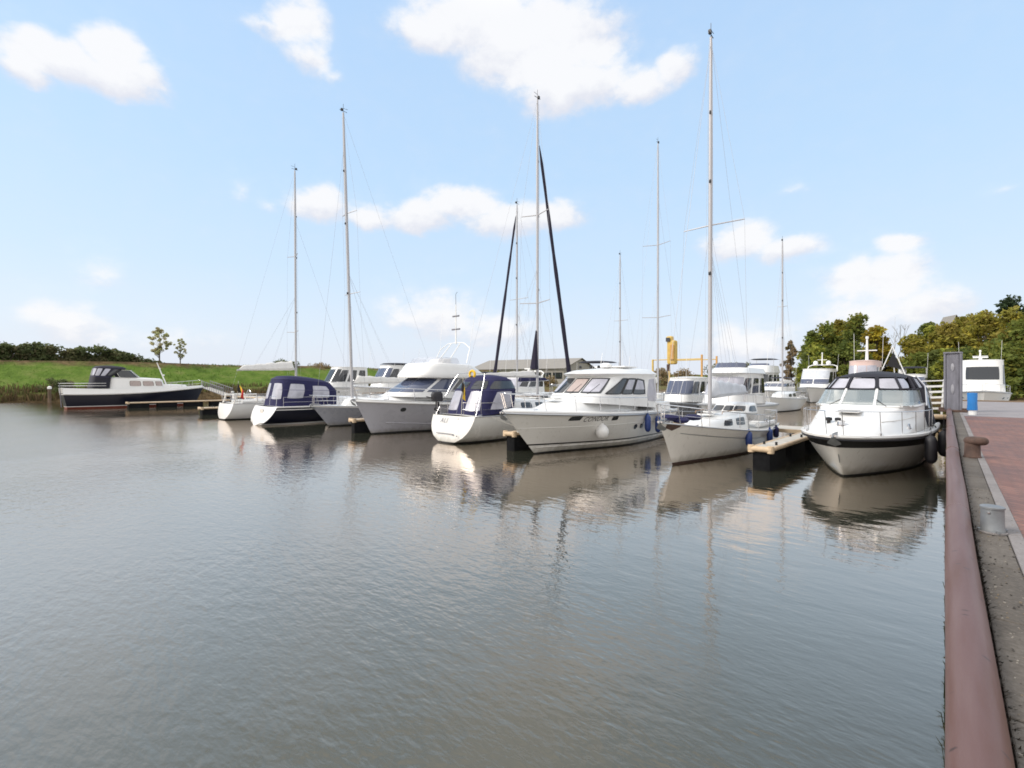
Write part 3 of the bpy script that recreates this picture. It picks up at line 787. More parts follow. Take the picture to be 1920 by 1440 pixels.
mb.grid([[wq(0, -22, 0), wq(ln, -22, 0)], [wq(0, -22, hh), wq(ln, -22, hh)]])
mb.poly([wq(0, 0, hh), wq(0, -22, hh), wq(0, -11, hh+3.1)]); mb.poly([wq(ln, 0, hh), wq(ln, -22, hh), wq(ln, -11, hh+3.1)])
mb.build('wall', M['wallw'], wh, smooth=False)
mb = MB(); mb.grid([[wq(-.6, .7, hh-.1), wq(ln+.6, .7, hh-.1)], [wq(-.6, -11, hh+3.25), wq(ln+.6, -11, hh+3.25)], [wq(-.6, -22.7, hh-.1), wq(ln+.6, -22.7, hh-.1)]])
mb.build('roof', M['roof'], wh, smooth=False)
for i in range(9):
    u = 1.5 + i*3.5; mb = MB(); mb.grid([[wq(u, .05, 2.2), wq(u+3.0, .05, 2.2)], [wq(u, .05, 4.0), wq(u+3.0, .05, 4.0)]]); mb.build('window', M['glass'], wh, smooth=False)
h2_ = thing('hedge', 'scrubby green and brown hedge in front of the long warehouse', 'hedge', (-92, 103, 1.0))
cl = []
for i in range(130):
    t_ = rnd.random(); p_ = A.lerp(Bp, t_)*1 + nr*5; cl.append((p_.x+92, p_.y-103, rnd.uniform(.3, 2.4), rnd.uniform(.7, 1.3), 60, rnd.choice((0, 1, 1, 2))))
leaf_cloud('crown', cl, 'brown', h2_, rnd, (.3, .6), .8)
mb = MB()
for i in range(12): p_ = A.lerp(Bp, i/11)+nr*5; mb = MB(); mb.tube([(p_.x+92, p_.y-103, -.2), (p_.x+92, p_.y-103, 1.6)], [.06, .03], 5); mb.build('stem', M['bark'], h2_, weld=0)
# house roof poking out of the wood
X = along_x(1781, 112); hs = thing('house', 'house gable with grey tiled roof rising out of the wood', 'house', (X, 114, -2.3), R(28)); hs.scale = (.55, .55, 1.1)
mb = MB(); mb.box((0, 0, 6), (5, 6, 12)); mb.poly([(-2.5, -3, 12), (2.5, -3, 12), (0, -3, 14.6)]); mb.poly([(-2.5, 3, 12), (2.5, 3, 12), (0, 3, 14.6)]); mb.build('wall', M['wallw'], hs, smooth=False)
mb = MB(); mb.grid([[(-3.1, -3.4, 11.5), (-3.1, 3.4, 11.5)], [(0, -3.4, 14.85), (0, 3.4, 14.85)], [(3.1, -3.4, 11.5), (3.1, 3.4, 11.5)]]); mb.build('roof', M['roof'], hs, smooth=False)
mb = MB(); mb.box((0, -3.04, 12.4), (1.2, .06, 1.2)); mb.build('window', M['glass'], hs, smooth=False)

# ---- quay
def paving_mat():
    m, N, L, b = node_mat('red_paving'); b.inputs['Roughness'].default_value = .7
    g = N.new('ShaderNodeNewGeometry')
    br = N.new('ShaderNodeTexBrick'); mp = N.new('ShaderNodeMapping'); mp.inputs['Rotation'].default_value = (0, 0, R(45)); L.new(g.outputs['Position'], mp.inputs[0])
    L.new(mp.outputs[0], br.inputs['Vector']); br.inputs['Scale'].default_value = 1; br.inputs['Brick Width'].default_value = .21; br.inputs['Row Height'].default_value = .105
    br.inputs['Mortar Size'].default_value = .006; br.inputs['Color1'].default_value = (.235, .115, .088, 1); br.inputs['Color2'].default_value = (.165, .078, .062, 1); br.inputs['Mortar'].default_value = (.10, .08, .07, 1)
    n = N.new('ShaderNodeTexNoise'); n.inputs['Scale'].default_value = .7; n.inputs['Detail'].default_value = 7; L.new(g.outputs['Position'], n.inputs['Vector'])
    r = N.new('ShaderNodeValToRGB'); r.color_ramp.elements[0].position = .35; r.color_ramp.elements[0].color = (.74, .72, .72, 1); r.color_ramp.elements[1].position = .66; r.color_ramp.elements[1].color = (1.1, 1.08, 1.06, 1)
    L.new(n.outputs['Fac'], r.inputs[0]); k = N.new('ShaderNodeMix'); k.data_type = 'RGBA'; k.blend_type = 'MULTIPLY'; k.inputs['Factor'].default_value = 1
    L.new(br.outputs['Color'], k.inputs[6]); L.new(r.outputs[0], k.inputs[7]); L.new(k.outputs[2], b.inputs['Base Color'])
    bp = N.new('ShaderNodeBump'); bp.inputs['Distance'].default_value = .004; bp.invert = True; L.new(br.outputs['Fac'], bp.inputs['Height']); L.new(bp.outputs[0], b.inputs['Normal'])
    mr = N.new('ShaderNodeMapRange'); mr.inputs[3].default_value = .45; mr.inputs[4].default_value = .85; L.new(n.outputs['Fac'], mr.inputs[0]); L.new(mr.outputs[0], b.inputs['Roughness'])
    return m
def concrete_mat(name, c1, c2, c3):
    m, N, L, b = node_mat(name); b.inputs['Roughness'].default_value = .9
    g = N.new('ShaderNodeNewGeometry')
    def nz(s, d): 
        n = N.new('ShaderNodeTexNoise'); n.inputs['Scale'].default_value = s; n.inputs['Detail'].default_value = d; n.inputs['Roughness'].default_value = .65; L.new(g.outputs['Position'], n.inputs['Vector']); return n.outputs['Fac']
    r = N.new('ShaderNodeValToRGB'); e = r.color_ramp.elements; e[0].position = .3; e[0].color = (*c1, 1); e[1].position = .5; e[1].color = (*c2, 1); q = e.new(.72); q.color = (*c3, 1)
    ad = N.new('ShaderNodeMix'); ad.data_type = 'FLOAT'; ad.inputs['Factor'].default_value = .5; L.new(nz(1.6, 6), ad.inputs[2]); L.new(nz(38, 4), ad.inputs[3])
    L.new(ad.outputs[0], r.inputs[0])
    # pale shell and grit specks
    vo = N.new('ShaderNodeTexVoronoi'); vo.inputs['Scale'].default_value = 34; L.new(g.outputs['Position'], vo.inputs['Vector'])
    lt = N.new('ShaderNodeMath'); lt.operation = 'LESS_THAN'; lt.inputs[1].default_value = .12; L.new(vo.outputs['Distance'], lt.inputs[0])
    sel = N.new('ShaderNodeMath'); sel.operation = 'GREATER_THAN'; sel.inputs[1].default_value = .9; sc = N.new('ShaderNodeSeparateColor'); L.new(vo.outputs['Color'], sc.inputs[0]); L.new(sc.outputs[0], sel.inputs[0])
    mu = N.new('ShaderNodeMath'); mu.operation = 'MULTIPLY'; L.new(lt.outputs[0], mu.inputs[0]); L.new(sel.outputs[0], mu.inputs[1])
    mx = N.new('ShaderNodeMix'); mx.data_type = 'RGBA'; L.new(mu.outputs[0], mx.inputs['Factor']); L.new(r.outputs[0], mx.inputs[6]); mx.inputs[7].default_value = (.21, .19, .17, 1)
    L.new(mx.outputs[2], b.inputs['Base Color'])
    bp = N.new('ShaderNodeBump'); bp.inputs['Distance'].default_value = .008; L.new(nz(45, 5), bp.inputs['Height']); L.new(bp.outputs[0], b.inputs['Normal'])
    return m
M['coping'] = concrete_mat('weathered_coping', (.05, .043, .037), (.105, .092, .079), (.175, .158, .14))
M['kerb'] = concrete_mat('pale_kerb', (.14, .13, .128), (.215, .2, .198), (.28, .265, .262))
M['asphalt'] = concrete_mat('grey_asphalt', (.19, .175, .18), (.25, .235, .245), (.30, .285, .29))
QZ = 1.35
mb = MB(); mb.box((30.53, 8.5, QZ-.25-.006), (60, 37, .5)); struct(mb.build('pavement', paving_mat(), smooth=False))
mb = MB(); mb.box((30.53, 36.55, QZ-.25-.002), (60, 19.0, .5)); struct(mb.build('road', M['asphalt'], smooth=False))
mb = MB()
y = -10.0
while y < 46:
    ln_ = 1.18; mb.box((.31, y+ln_/2, QZ-.2+rnd.uniform(-.004, .004)), (.225, ln_-.015, .4)); y += ln_
struct(mb.build('coping', M['coping'], smooth=False, bevel=.008))
mb = MB(); y = -10.3
while y < 46:
    mb.box((.477, y+.6, QZ-.15+rnd.uniform(-.002, .002)), (.1, 1.19, .31)); y += 1.2
struct(mb.build('kerb', M['kerb'], smooth=False, bevel=.006))
mb = MB(); mb.box((30.5, 46.2, QZ-.07), (61, .3, .3)); mb.box((30.5, 46.2, QZ-1.0), (61, .2, 1.4)); 
tag(mb.build('timber_edge', mat('weathered_timber', (.17, .12, .08), .85, var=.3, vscale=3, streak=(.3, 4, 4)), smooth=False, bevel=.015), 'long timber edge beam across the far end of the quay', 'beam')
# sheet piled wall: corrugated steel face under the pipe
mb = MB(); rows = []
prof = []
y = -10.0; k = 0
while y < 46.4:
    prof += [(.10, y), (.10, y+.25), (.02, y+.33), (.02, y+.58)]; y += .66
mb.grid([[(x, yy, -.8) for x, yy in prof], [(x, yy, 1.42) for x, yy in prof]])
mb.box((.165, 18, .45), (.04, 56, 1.7))
tag(mb.build('quay_wall', mat('rusty_sheet_piling', (.07, .045, .035), .85, var=.45, vscale=2, streak=(2, 2, .5), bump=.01, bscale=9), smooth=False), 'rusty sheet piled wall of the quay dropping into the water', 'wall')
def pipe_mat():
    m, N, L, b = node_mat('brown_painted_pipe'); b.inputs['Roughness'].default_value = .42; b.inputs['Coat Weight'].default_value = .08
    g = N.new('ShaderNodeNewGeometry'); mp = N.new('ShaderNodeMapping'); mp.inputs['Scale'].default_value = (6, .7, 6); L.new(g.outputs['Position'], mp.inputs[0])
    n = N.new('ShaderNodeTexNoise'); n.inputs['Scale'].default_value = 1.6; n.inputs['Detail'].default_value = 6; L.new(mp.outputs[0], n.inputs['Vector'])
    r = N.new('ShaderNodeValToRGB'); e = r.color_ramp.elements; e[0].position = .32; e[0].color = (.10, .040, .024, 1); e[1].position = .48; e[1].color = (.118, .06, .052, 1); q = e.new(.72); q.color = (.14, .085, .079, 1)
    L.new(n.outputs['Fac'], r.inputs[0])
    vo = N.new('ShaderNodeTexVoronoi'); vo.inputs['Scale'].default_value = 5.5; m2 = N.new('ShaderNodeMapping'); m2.inputs['Scale'].default_value = (1.3, 2.6, 1.3); L.new(g.outputs['Position'], m2.inputs[0]); L.new(m2.outputs[0], vo.inputs['Vector'])
    lt = N.new('ShaderNodeMapRange'); lt.inputs[1].default_value = .10; lt.inputs[2].default_value = .17; lt.inputs[3].default_value = 1; lt.inputs[4].default_value = 0; L.new(vo.outputs['Distance'], lt.inputs[0])
    sc = N.new('ShaderNodeSeparateColor'); L.new(vo.outputs['Color'], sc.inputs[0]); gt = N.new('ShaderNodeMath'); gt.operation = 'GREATER_THAN'; gt.inputs[1].default_value = .6; L.new(sc.outputs[1], gt.inputs[0])
    mu = N.new('ShaderNodeMath'); mu.operation = 'MULTIPLY'; L.new(lt.outputs[0], mu.inputs[0]); L.new(gt.outputs[0], mu.inputs[1])
    mx = N.new('ShaderNodeMix'); mx.data_type = 'RGBA'; L.new(mu.outputs[0], mx.inputs['Factor']); L.new(r.outputs[0], mx.inputs[6]); mx.inputs[7].default_value = (.05, .028, .026, 1)
    L.new(mx.outputs[2], b.inputs['Base Color'])
    mr = N.new('ShaderNodeMapRange'); mr.inputs[3].default_value = .38; mr.inputs[4].default_value = .68; L.new(n.outputs['Fac'], mr.inputs[0]); L.new(mr.outputs[0], b.inputs['Roughness'])
    bp = N.new('ShaderNodeBump'); bp.inputs['Distance'].default_value = .012; L.new(n.outputs['Fac'], bp.inputs['Height']); L.new(bp.outputs[0], b.inputs['Normal'])
    return m
pp = thing('edge_pipe', 'thick brown painted steel pipe running along the quay edge', 'pipe', (.085, 0, QZ+.06))
mb = MB(); pts = [(.004*math.sin(i*.9), -10+i*.8, .006*math.sin(i*.63)) for i in range(51)]
mb.tube(pts, .094, 28); mb.build('pipe_body', pipe_mat(), pp)
for y in (1.0, 6.9, 12.8, 18.7, 24.6):
    MB().tube([(0, y-.012, 0), (0, y+.012, 0)], .0985, 28).build('weld_seam', mat('weld', (.16, .1, .095), .5, var=.2), pp)
# weeds hanging from the quay wall and moss in the gap
pts = []
for i in range(5000):
    y = .6 + 23*rnd.random()**1.5; zz = rnd.uniform(.5, 1.3)
    if noise.noise(Vector((y*2.3, zz*2, 2))) < .12: continue
    pts.append((.012 + rnd.uniform(-.018, .02), y, zz))
o = blades('weeds', pts, [leafmat('weed_dark', (.03, .04, .012)), leafmat('weed_olive', (.06, .06, .02))], (.015, .05), .008, 1.2); o['kind'] = 'stuff'
pts = []
for i in range(16000):
    y = .8 + 21*rnd.random()**1.6; pts.append((.190 + rnd.gauss(0, .007) + .008*noise.noise(Vector((y*3, 0, 0))), y, QZ-.05+rnd.uniform(-.02, .03)))
o = blades('moss', pts, [leafmat('moss_brown', (.045, .035, .025)), leafmat('moss_dark', (.02, .018, .014)), leafmat('moss_grey', (.09, .08, .07))], (.01, .045), .006, 1.2); o['kind'] = 'stuff'
# grit and dead leaves on the coping
mb = MB()
for i in range(520):
    y = rnd.uniform(1.2, 9); x = rnd.uniform(.2, .52); s = rnd.uniform(.002, .0065); a = rnd.uniform(0, 3)
    mb.box((x, y, QZ+s*.4), (s*2, s*1.2, s), rnd.randrange(3), Matrix.Rotation(a, 3, 'Z'))
o = mb.build('gravel', [mat('grit_pale', (.28, .26, .23), .9), mat('grit_dark', (.05, .045, .04), .9), mat('grit_tan', (.2, .16, .11), .9)], smooth=False, weld=0); o['kind'] = 'stuff'

# ---- quay furniture
bl = thing('mooring_bollard', 'rusty brown mushroom headed mooring bollard on the coping', 'bollard', (.36, 12.55, QZ))
M['rust'] = mat('rusty_iron', (.085, .05, .038), .75, var=.45, vscale=7, bump=.006, bscale=24)
mb = MB(); mb.lathe([(.0, 0), (.13, 0), (.13, .02), (.118, .035), (.112, .2), (.112, .27), (.0, .27)], n=24); mb.build('shaft', M['rust'], bl)
mb = MB(); rows = []
for k in range(13):   # head leans out over the landward side
    t = k/12; a = -math.pi/2 + math.pi*t
    rr = .075*math.cos(a); zz = .315 + .075*math.sin(a)
    rows.append([(.05 + (.10+rr)*math.cos(q), (.075+rr)*math.sin(q), zz) for q in [2*math.pi*j/24 for j in range(24)]])
mb.grid(rows, cu=True); b0 = len(mb.v); mb.poly(rows[0]); mb.poly(rows[-1]); mb.build('head', M['rust'], bl)
gc = thing('steel_cap', 'grey galvanised cylinder cap standing on the coping near the pipe', 'bollard', (.325, 6.5, QZ))
M['galv'] = mat('galvanised_steel', (.24, .255, .27), .45, metal=.5, var=.18, vscale=6)
mb = MB(); mb.lathe([(0, .005), (.09, .005), (.09, .03), (.086, .04), (.083, .225), (.09, .23), (.09, .245), (.076, .252), (0, .256)], n=28); mb.build('cylinder', M['galv'], gc)
MB().lathe([(0, 0), (.108, 0), (.108, .014), (0, .014)], n=28).build('base_flange', M['kerb'], gc)
for a in (R(20), R(110), R(200), R(290)):
    MB().lathe([(0, 0), (.014, 0), (.014, .022), (0, .026)], (.099*math.cos(a), .099*math.sin(a), .012), 8).build('bolt', M['galv'], gc)
MB().lathe([(0, 0), (.012, 0), (.012, .012), (0, .014)], (-.03, -.082, .19), 10, axis=None).build('lock', M['steel'], gc)
sc_ = thing('steel_column', 'tall grey steel column standing at the quay edge beside the gangway', 'column', (.22, 30.2, QZ), R(-4))
M['greysteel'] = mat('grey_painted_steel', (.17, .17, .20), .5, var=.3, vscale=3, streak=(2, 2, .4))
mb = MB()
mb.box((0, 0, 1.34), (.46, .5, 2.66)); mb.build('shaft', M['greysteel'], sc_, smooth=False, bevel=.03)
for x in (-.27, .27):
    mb = MB(); mb.box((x, 0, 1.34), (.075, .58, 2.68)); mb.build('flange', M['greysteel'], sc_, smooth=False, bevel=.012)
MB().box((0, 0, 2.71), (.64, .62, .07)).build('cap_plate', M['greysteel'], sc_, smooth=False, bevel=.01)
for z, hh in ((1.05, .62), (2.05, .5)):
    mb = MB(); mb.lathe([(0, 0), (.06, 0), (.06, .02), (.045, .028), (0, .03)], (0, -.25, z), 18, axis=Matrix.Rotation(R(90), 3, 'X') @ Matrix.Diagonal((1, hh/.17, 1))); mb.build('hand_hole', mat('pale_steel_plate', (.3, .3, .33), .4, var=.3), sc_)
mb = MB(); mb.box((0, 0, .05), (1.0, .8, .1)); mb.box((-.38, -.2, .14), (.2, .3, .12)); mb.box((.42, -.1, .12), (.22, .4, .1)); mb.build('base_plate', M['rust'], sc_, smooth=False, bevel=.015)
bp_ = thing('blue_post', 'short blue marker post with a white foot on the quay', 'post', (.80, 28.0, QZ))
M['bluep'] = mat('bright_blue_paint', (.02, .19, .53), .4, var=.08, vscale=3)
mb = MB(); mb.lathe([(.0, .2), (.165, .2), (.17, .24), (.155, .5), (.165, .88), (.16, .92), (.0, .93)], n=20); mb.build('sleeve', M['bluep'], bp_)
MB().lathe([(0, 0), (.13, 0), (.13, .2), (0, .2)], n=20).build('foot', M['white'], bp_)
# parked car at the far right
cr = thing('parked_car', 'dark parked car beyond the quay at the edge of the wood', 'car', (along_x(1928, 90.5), 90.5, .86), R(-48))
cab = Cab([(.35, .35, -2.1, 2.1, .85, 5, .08), (.75, .7, -2.15, 2.15, .88, 5, .08), (.92, .78, -2.1, 2.1, .82, 5, .1)]); cab.build(cr, mat('dark_car_paint', (.02, .022, .03), .2, coat=.8), 'body', .02)
c2 = Cab([(.9, .8, -1.95, 1.15, .80, 4, .08), (1.42, 1.42, -1.2, .35, .62, 4, .05)]); c2.build(cr, mat('dark_car_roof', (.022, .024, .032), .2, coat=.8), 'roof', .05)
for sg in ('port', 'star'): c2.pane(cr, M['glass'], sg, ((.08, .15), (.95, .15), (.95, .85), (.08, .85)))
c2.pane(cr, M['glass'], 'front', ((-.85, .12), (.85, .12), (.85, .9), (-.85, .9)), name='windscreen'); c2.pane(cr, M['glass'], 'back', ((-.85, .12), (.85, .12), (.85, .9), (-.85, .9)), name='rear_window')
for x in (-1.3, 1.3):
    for y in (-.86, .86):
        ax = Matrix.Rotation(R(90), 3, 'X'); w_ = MB().lathe([(0, -.1), (.3, -.1), (.32, -.06), (.32, .06), (.3, .1), (0, .1)], (x, y, .32), 18, axis=ax).build('wheel', M['rubber'], cr)
        MB().lathe([(0, -.105), (.19, -.108), (.19, .108), (0, .105)], (x, y, .32), 14, axis=ax).build('rim', M['alu'], w_)
# mooring post by the dyke
mp_ = thing('mooring_post', 'weathered wooden mooring post with a white cap near the reeds', 'post', (-84.2, 6.4, 0))
mb = MB(); mb.lathe([(.0, -1), (.17, -1), (.165, 1.7), (0, 1.7)], n=12); mb.build('shaft', mat('wet_timber', (.13, .09, .06), .85, var=.4, vscale=3, streak=(3, 3, .4)), mp_)
MB().lathe([(0, 1.7), (.22, 1.7), (.22, 1.95), (.1, 2.05), (0, 2.07)], n=12).build('cap', M['white'], mp_)
# ================================================================== boats
NORTH, SOUTH = R(90), R(-90)      # bow pointing away from / towards the viewer

def hullset(h, p, top, boot, band=None, bandz=(.12, .02), stripe=None):
    mats = [top, boot, band or top, stripe or top]
    lv = [('k', 0, 1), ('a', -.02, 1), ('a', .07, 3 if stripe else 0)]
    if stripe: lv.append(('a', .15, 0))
    lv.append(('f', .55, 0))
    if band: lv += [('s', bandz[0], 2), ('s', bandz[1], 0)]
    lv.append(('s', 0, 0))
    return h.build(p, lv, mats)

def mast_rig(p, x, z0, z1, spr=(), top=(0, 0), bow=None, stern=None, half=1.3, deckz=1.2, boom=None, r=.075, furl=None, baby=True, cov=None, m=None, stays=True):
    """mast with spreaders, shrouds, stays; x forward along the boat"""
    m = m or M['mast']
    def mp(z): t = (z-z0)/(z1-z0); return Vector((x+top[0]*t, top[1]*t, z))
    mb = MB(); k = 8
    mb.tube([mp(z0+(z1-z0)*i/k) for i in range(k+1)], [r*.88]*(k-1)+[r*.75, r*.55], 10)
    ms = mb.build('mast', m, p)
    # masthead gear
    mb = MB(); q = mp(z1); mb.tube([q, q+Vector((0, 0, .55))], .012, 4); mb.tube([q+Vector((.25, 0, .12)), q+Vector((-.25, 0, .1))], .015, 4); mb.box(q+Vector((.1, 0, .16)), (.12, .1, .14)); mb.tube([q+Vector((-.3, 0, .3)), q+Vector((0, 0, .28))], .01, 4)
    mb.build('masthead_fitting', M['black'], ms)
    tips = []
    for z, hl in spr:
        for s in (1, -1):
            a = mp(z); b = a+Vector((-.25*hl, s*hl, .06)); tips.append((z, s, b))
            MB().tube([a, b], [.03, .022], 6).build('spreader', m, ms)
    for q_, sx in ((.38, .16), (.62, .12), (.8, .1)):
        a = mp(z0+(z1-z0)*q_); MB().box(a+Vector((r+.02, .02, 0)), (.07, sx*.6, .13)).build('mast_fitting', M['black'], ms, bevel=.02)
    for dy in (.07, -.07): MB().tube([Vector((x+.1, dy*2.5, z0+.2)), mp(z1-.25)+Vector((.04, dy, 0))], .004, 4).build('halyard', M['wire'], ms)
    if not stays: return ms
    for s in (1, -1):
        pts = [Vector((x-.1, s*half, deckz))] + [b for z, ss, b in sorted(tips, key=lambda t: t[0]) if ss == s] + [mp(z1-.15)]
        MB().tube(pts, .005, 4).build('shroud', M['wire'], ms)
        if spr: MB().tube([Vector((x-.35, s*half*.95, deckz)), mp(spr[0][0]-.1)], .0045, 4).build('shroud', M['wire'], ms)
    if bow: 
        tp = mp(bow[2] if len(bow) > 2 else z1-.2)
        MB().tube([Vector((bow[0], 0, bow[1])), tp], .006, 4).build('forestay', M['wire'], ms)
        if furl:
            a = Vector((bow[0], 0, bow[1])); n = 14; mb = MB()
            mb.tube([a.lerp(tp, .05+.9*i/n) for i in range(n+1)], [.03]+[furl[0]*(1.15-.55*i/n)*(1+.12*math.sin(i*2.1)) for i in range(1, n)]+[.02], 8)
            mb.build('furled_sail', furl[1], ms)
    if boom and boom[2] is not None:
        for s in (1, -1):
            for fx in (.45, .75): MB().tube([mp(z0+(z1-z0)*.45), Vector((x-boom[0]*fx, s*.12, boom[1]))], .004, 4).build('lazy_jack', M['wire'], ms)
    if stern: MB().tube([Vector((stern[0], 0, stern[1])), mp(z1-.05)], .005, 4).build('backstay', M['wire'], ms)
    if boom:
        bl, bz, bm, br = boom[:4]; rise = boom[4] if len(boom) > 4 else .1
        mb = MB(); mb.tube([(x-.1, 0, bz), (x-bl, 0, bz+rise)], .055, 8); bo = mb.build('boom', m, p)
        if bm is not None:
            n = 16; rows = []
            for i in range(n+1):
                t = i/n; cx = x-.12-(bl-.25)*t; hh = br*(1.0-.55*t)*(1+.07*math.sin(i*1.9)) if 0 < i < n else .05
                rows.append([Vector((cx, hh*.42*math.cos(a)*(1.15 if math.sin(a) < 0 else .8), bz+rise*t+hh*.5+hh*.62*math.sin(a))) for a in [2*math.pi*j/12 for j in range(12)]])
            mb = MB(); mb.grid(rows, cu=True); mb.poly(rows[0]); mb.poly(rows[-1]); mb.build('sail_cover', bm, bo)
    if cov:   # dark cover of the sail's luff at the foot of the mast
        a, b_, w_, mm = cov; n = 8
        MB().tube([mp(a+(b_-a)*i/n)+Vector((-.12-.16*(1-i/n), 0, 0)) for i in range(n+1)], [w_*(1-i/n)+.03 for i in range(n+1)], 8).build('luff_cover', mm, ms)
    return ms

def canopy(p, levels, m, panes, frame=None, name='canopy', camber=.12):
    c = Cab(levels); o = c.build(p, m, name, camber)
    for hh in (1.0, 2.0): MB().tube(c.ring(hh, 40), .016, 5, closed=True).build('seam', M['seam'], o)
    for kind, quad, pm in panes: c.pane(o, pm, kind, quad, .014, 'clear_window', rnd_=.22)
    return c, o

def winch(p, x, y, z): MB().lathe([(0, 0), (.08, 0), (.06, .06), (.05, .1), (.07, .15), (0, .16)], (x, y, z), 10).build('winch', M['steel'], p)
def cleat(p, x, y, z):
    mb = MB(); mb.tube([(x-.12, y, z+.06), (x+.12, y, z+.06)], .014, 5); mb.tube([(x-.04, y, z-.01), (x-.04, y, z+.06)], .014, 5); mb.tube([(x+.04, y, z-.01), (x+.04, y, z+.06)], .014, 5); mb.build('cleat', M['steel'], p)
def hatch(p, x, y, z, sx=.5, sy=.5):
    o = MB().box((x, y, z), (sx, sy, .05)).build('deck_hatch', M['white'], p, bevel=.015); MB().box((x, y, z+.03), (sx*.8, sy*.8, .012)).build('hatch_glass', M['glass'], o)
def anchor(p, x, z):
    mb = MB(); mb.box((x-.15, 0, z), (.6, .16, .05)); mb.build('bow_roller', M['steel'], p)
    mb = MB(); mb.tube([(x-.35, 0, z+.06), (x+.12, 0, z+.05), (x+.2, 0, z-.05)], .022, 6); mb.poly([(x+.2, 0, z-.02), (x+.02, .17, z-.2), (x-.06, 0, z-.28), (x+.02, -.17, z-.2)]); mb.poly([(x+.2, 0, z-.0), (x+.0, .17, z-.23), (x-.1, 0, z-.31), (x+.0, -.17, z-.23)]); mb.build('anchor', M['galv'], p)

def sailboat(name, label, X, Y, rot, h, top=None, boot=None, band=None, group='sailing boats moored in the marina', deck=None, house=None, spray=None, rig=None, rail=True, stripe=None, pulpit=.6, detail=True, wheel=False, coam=True, bandz=(.2, .08)):
    p = thing(name, label, 'sailing boat', (X, Y, 0), rot, group)
    hullset(h, p, top or M['white'], boot or M['darkboot'], band, bandz, stripe)
    h.deck(p, deck or M['deckgrey'])
    h.rubrail(p, M['alu'], .022, .0, name='toe_rail')
    if house:
        x0, x1, z, w = house; s1 = h.sheer(.6)
        c = Cab([(h.sheer(.3)-.05, h.sheer(.75)-.05, x0, x1, w, 4, .45), (z-.08, z-.22, x0+.05, x1-.35, w*.86, 4, .45), (z, z-.16, x0+.12, x1-.6, w*.76, 4, .45)])
        c.build(p, M['white'], 'coachroof', .08)
        for sg in ('port', 'star'):
            c.pane(p, M['glass'], sg, ((.22, .4), (.42, .4), (.42, .95), (.22, .95)), name='window'); c.pane(p, M['glass'], sg, ((.5, .4), (.68, .4), (.66, .95), (.5, .95)), name='window')
        if detail:
            hatch(p, x1-1.5, 0, z+.02); hatch(p, (x0+x1)/2+.1, 0, z+.09)
            for s in (1, -1): MB().tube([(x0+.6, s*w*.6, z+.06), (x0+.65, s*w*.6, z+.13), (x1-1.8, s*w*.5, z+.11), (x1-1.75, s*w*.5, z+.03)], .014, 5).build('handrail', M['teak'], p)
    if coam:
        L = h.L
        for s in (1, -1): MB().tube([(.7, s*h.B*.3, h.sheer(.08)+.12), (2.2, s*h.B*.32, h.sheer(.2)+.16), (house[0] if house else 3.2, s*h.B*.33, h.sheer(.3)+.18)], .11, 8).build('cockpit_coaming', M['white'], p)
    if rail:
        h.rail(p, M['steel'], .04, .985, pulpit, .06, .011, 7, True, 'guard_rail')
        mb = MB(); a = h.line(.86, .99, pulpit, .02, 8, 1); b = h.line(.86, .99, pulpit, .02, 8, -1)
        for q in a+b: q.x += .18
        mb.tube(a + [Vector((h.L+.12, 0, h.zb+pulpit))] + b[::-1], .016, 6); mb.tube([a[0]-Vector((.1, 0, pulpit)), a[0]], .014, 5); mb.tube([b[0]-Vector((.1, 0, pulpit)), b[0]], .014, 5)
        mb.tube([a[5]-Vector((.2, 0, pulpit)), a[5]], .014, 5); mb.tube([b[5]-Vector((.2, 0, pulpit)), b[5]], .014, 5); mb.build('pulpit', M['steel'], p)
        y = h.bd(.02)*.95; z = h.sheer(0)
        for s in (1, -1):
            mb = MB(); mb.tube([(1.3, s*y, z+pulpit), (.15, s*y*.95, z+pulpit), (.05, s*y*.4, z+pulpit)], .014, 5)
            for yy in (y*.95, y*.4): mb.tube([(.15, s*yy, z), (.12, s*yy, z+pulpit)], .013, 5)
            mb.tube([(.12, s*y*.95, z+pulpit*.5), (.08, s*y*.4, z+pulpit*.5)], .011, 5); mb.build('pushpit', M['steel'], p)
    if wheel:
        mb = MB(); mb.tube([(1.5+.06*0, .42*math.cos(a), h.sheer(.1)+.55+.42*math.sin(a)) for a in [2*math.pi*i/20 for i in range(20)]], .016, 5, closed=True)
        for i in range(6): a = math.pi*i/3; mb.tube([(1.5, 0, h.sheer(.1)+.55), (1.5, .42*math.cos(a), h.sheer(.1)+.55+.42*math.sin(a))], .01, 4)
        mb.build('steering_wheel', M['steel'], p)
    if detail:
        anchor(p, h.L-.1, h.zb+.03); winch(p, 2.4, h.B*.33, h.sheer(.2)+.2); winch(p, 2.4, -h.B*.33, h.sheer(.2)+.2)
        for s in (1, -1): cleat(p, h.L*.86, s*h.bd(.86)*.8, h.sheer(.86)); cleat(p, .5, s*h.bd(.05)*.85, h.sheer(.05))
    if rig: mast_rig(p, **rig)
    return p

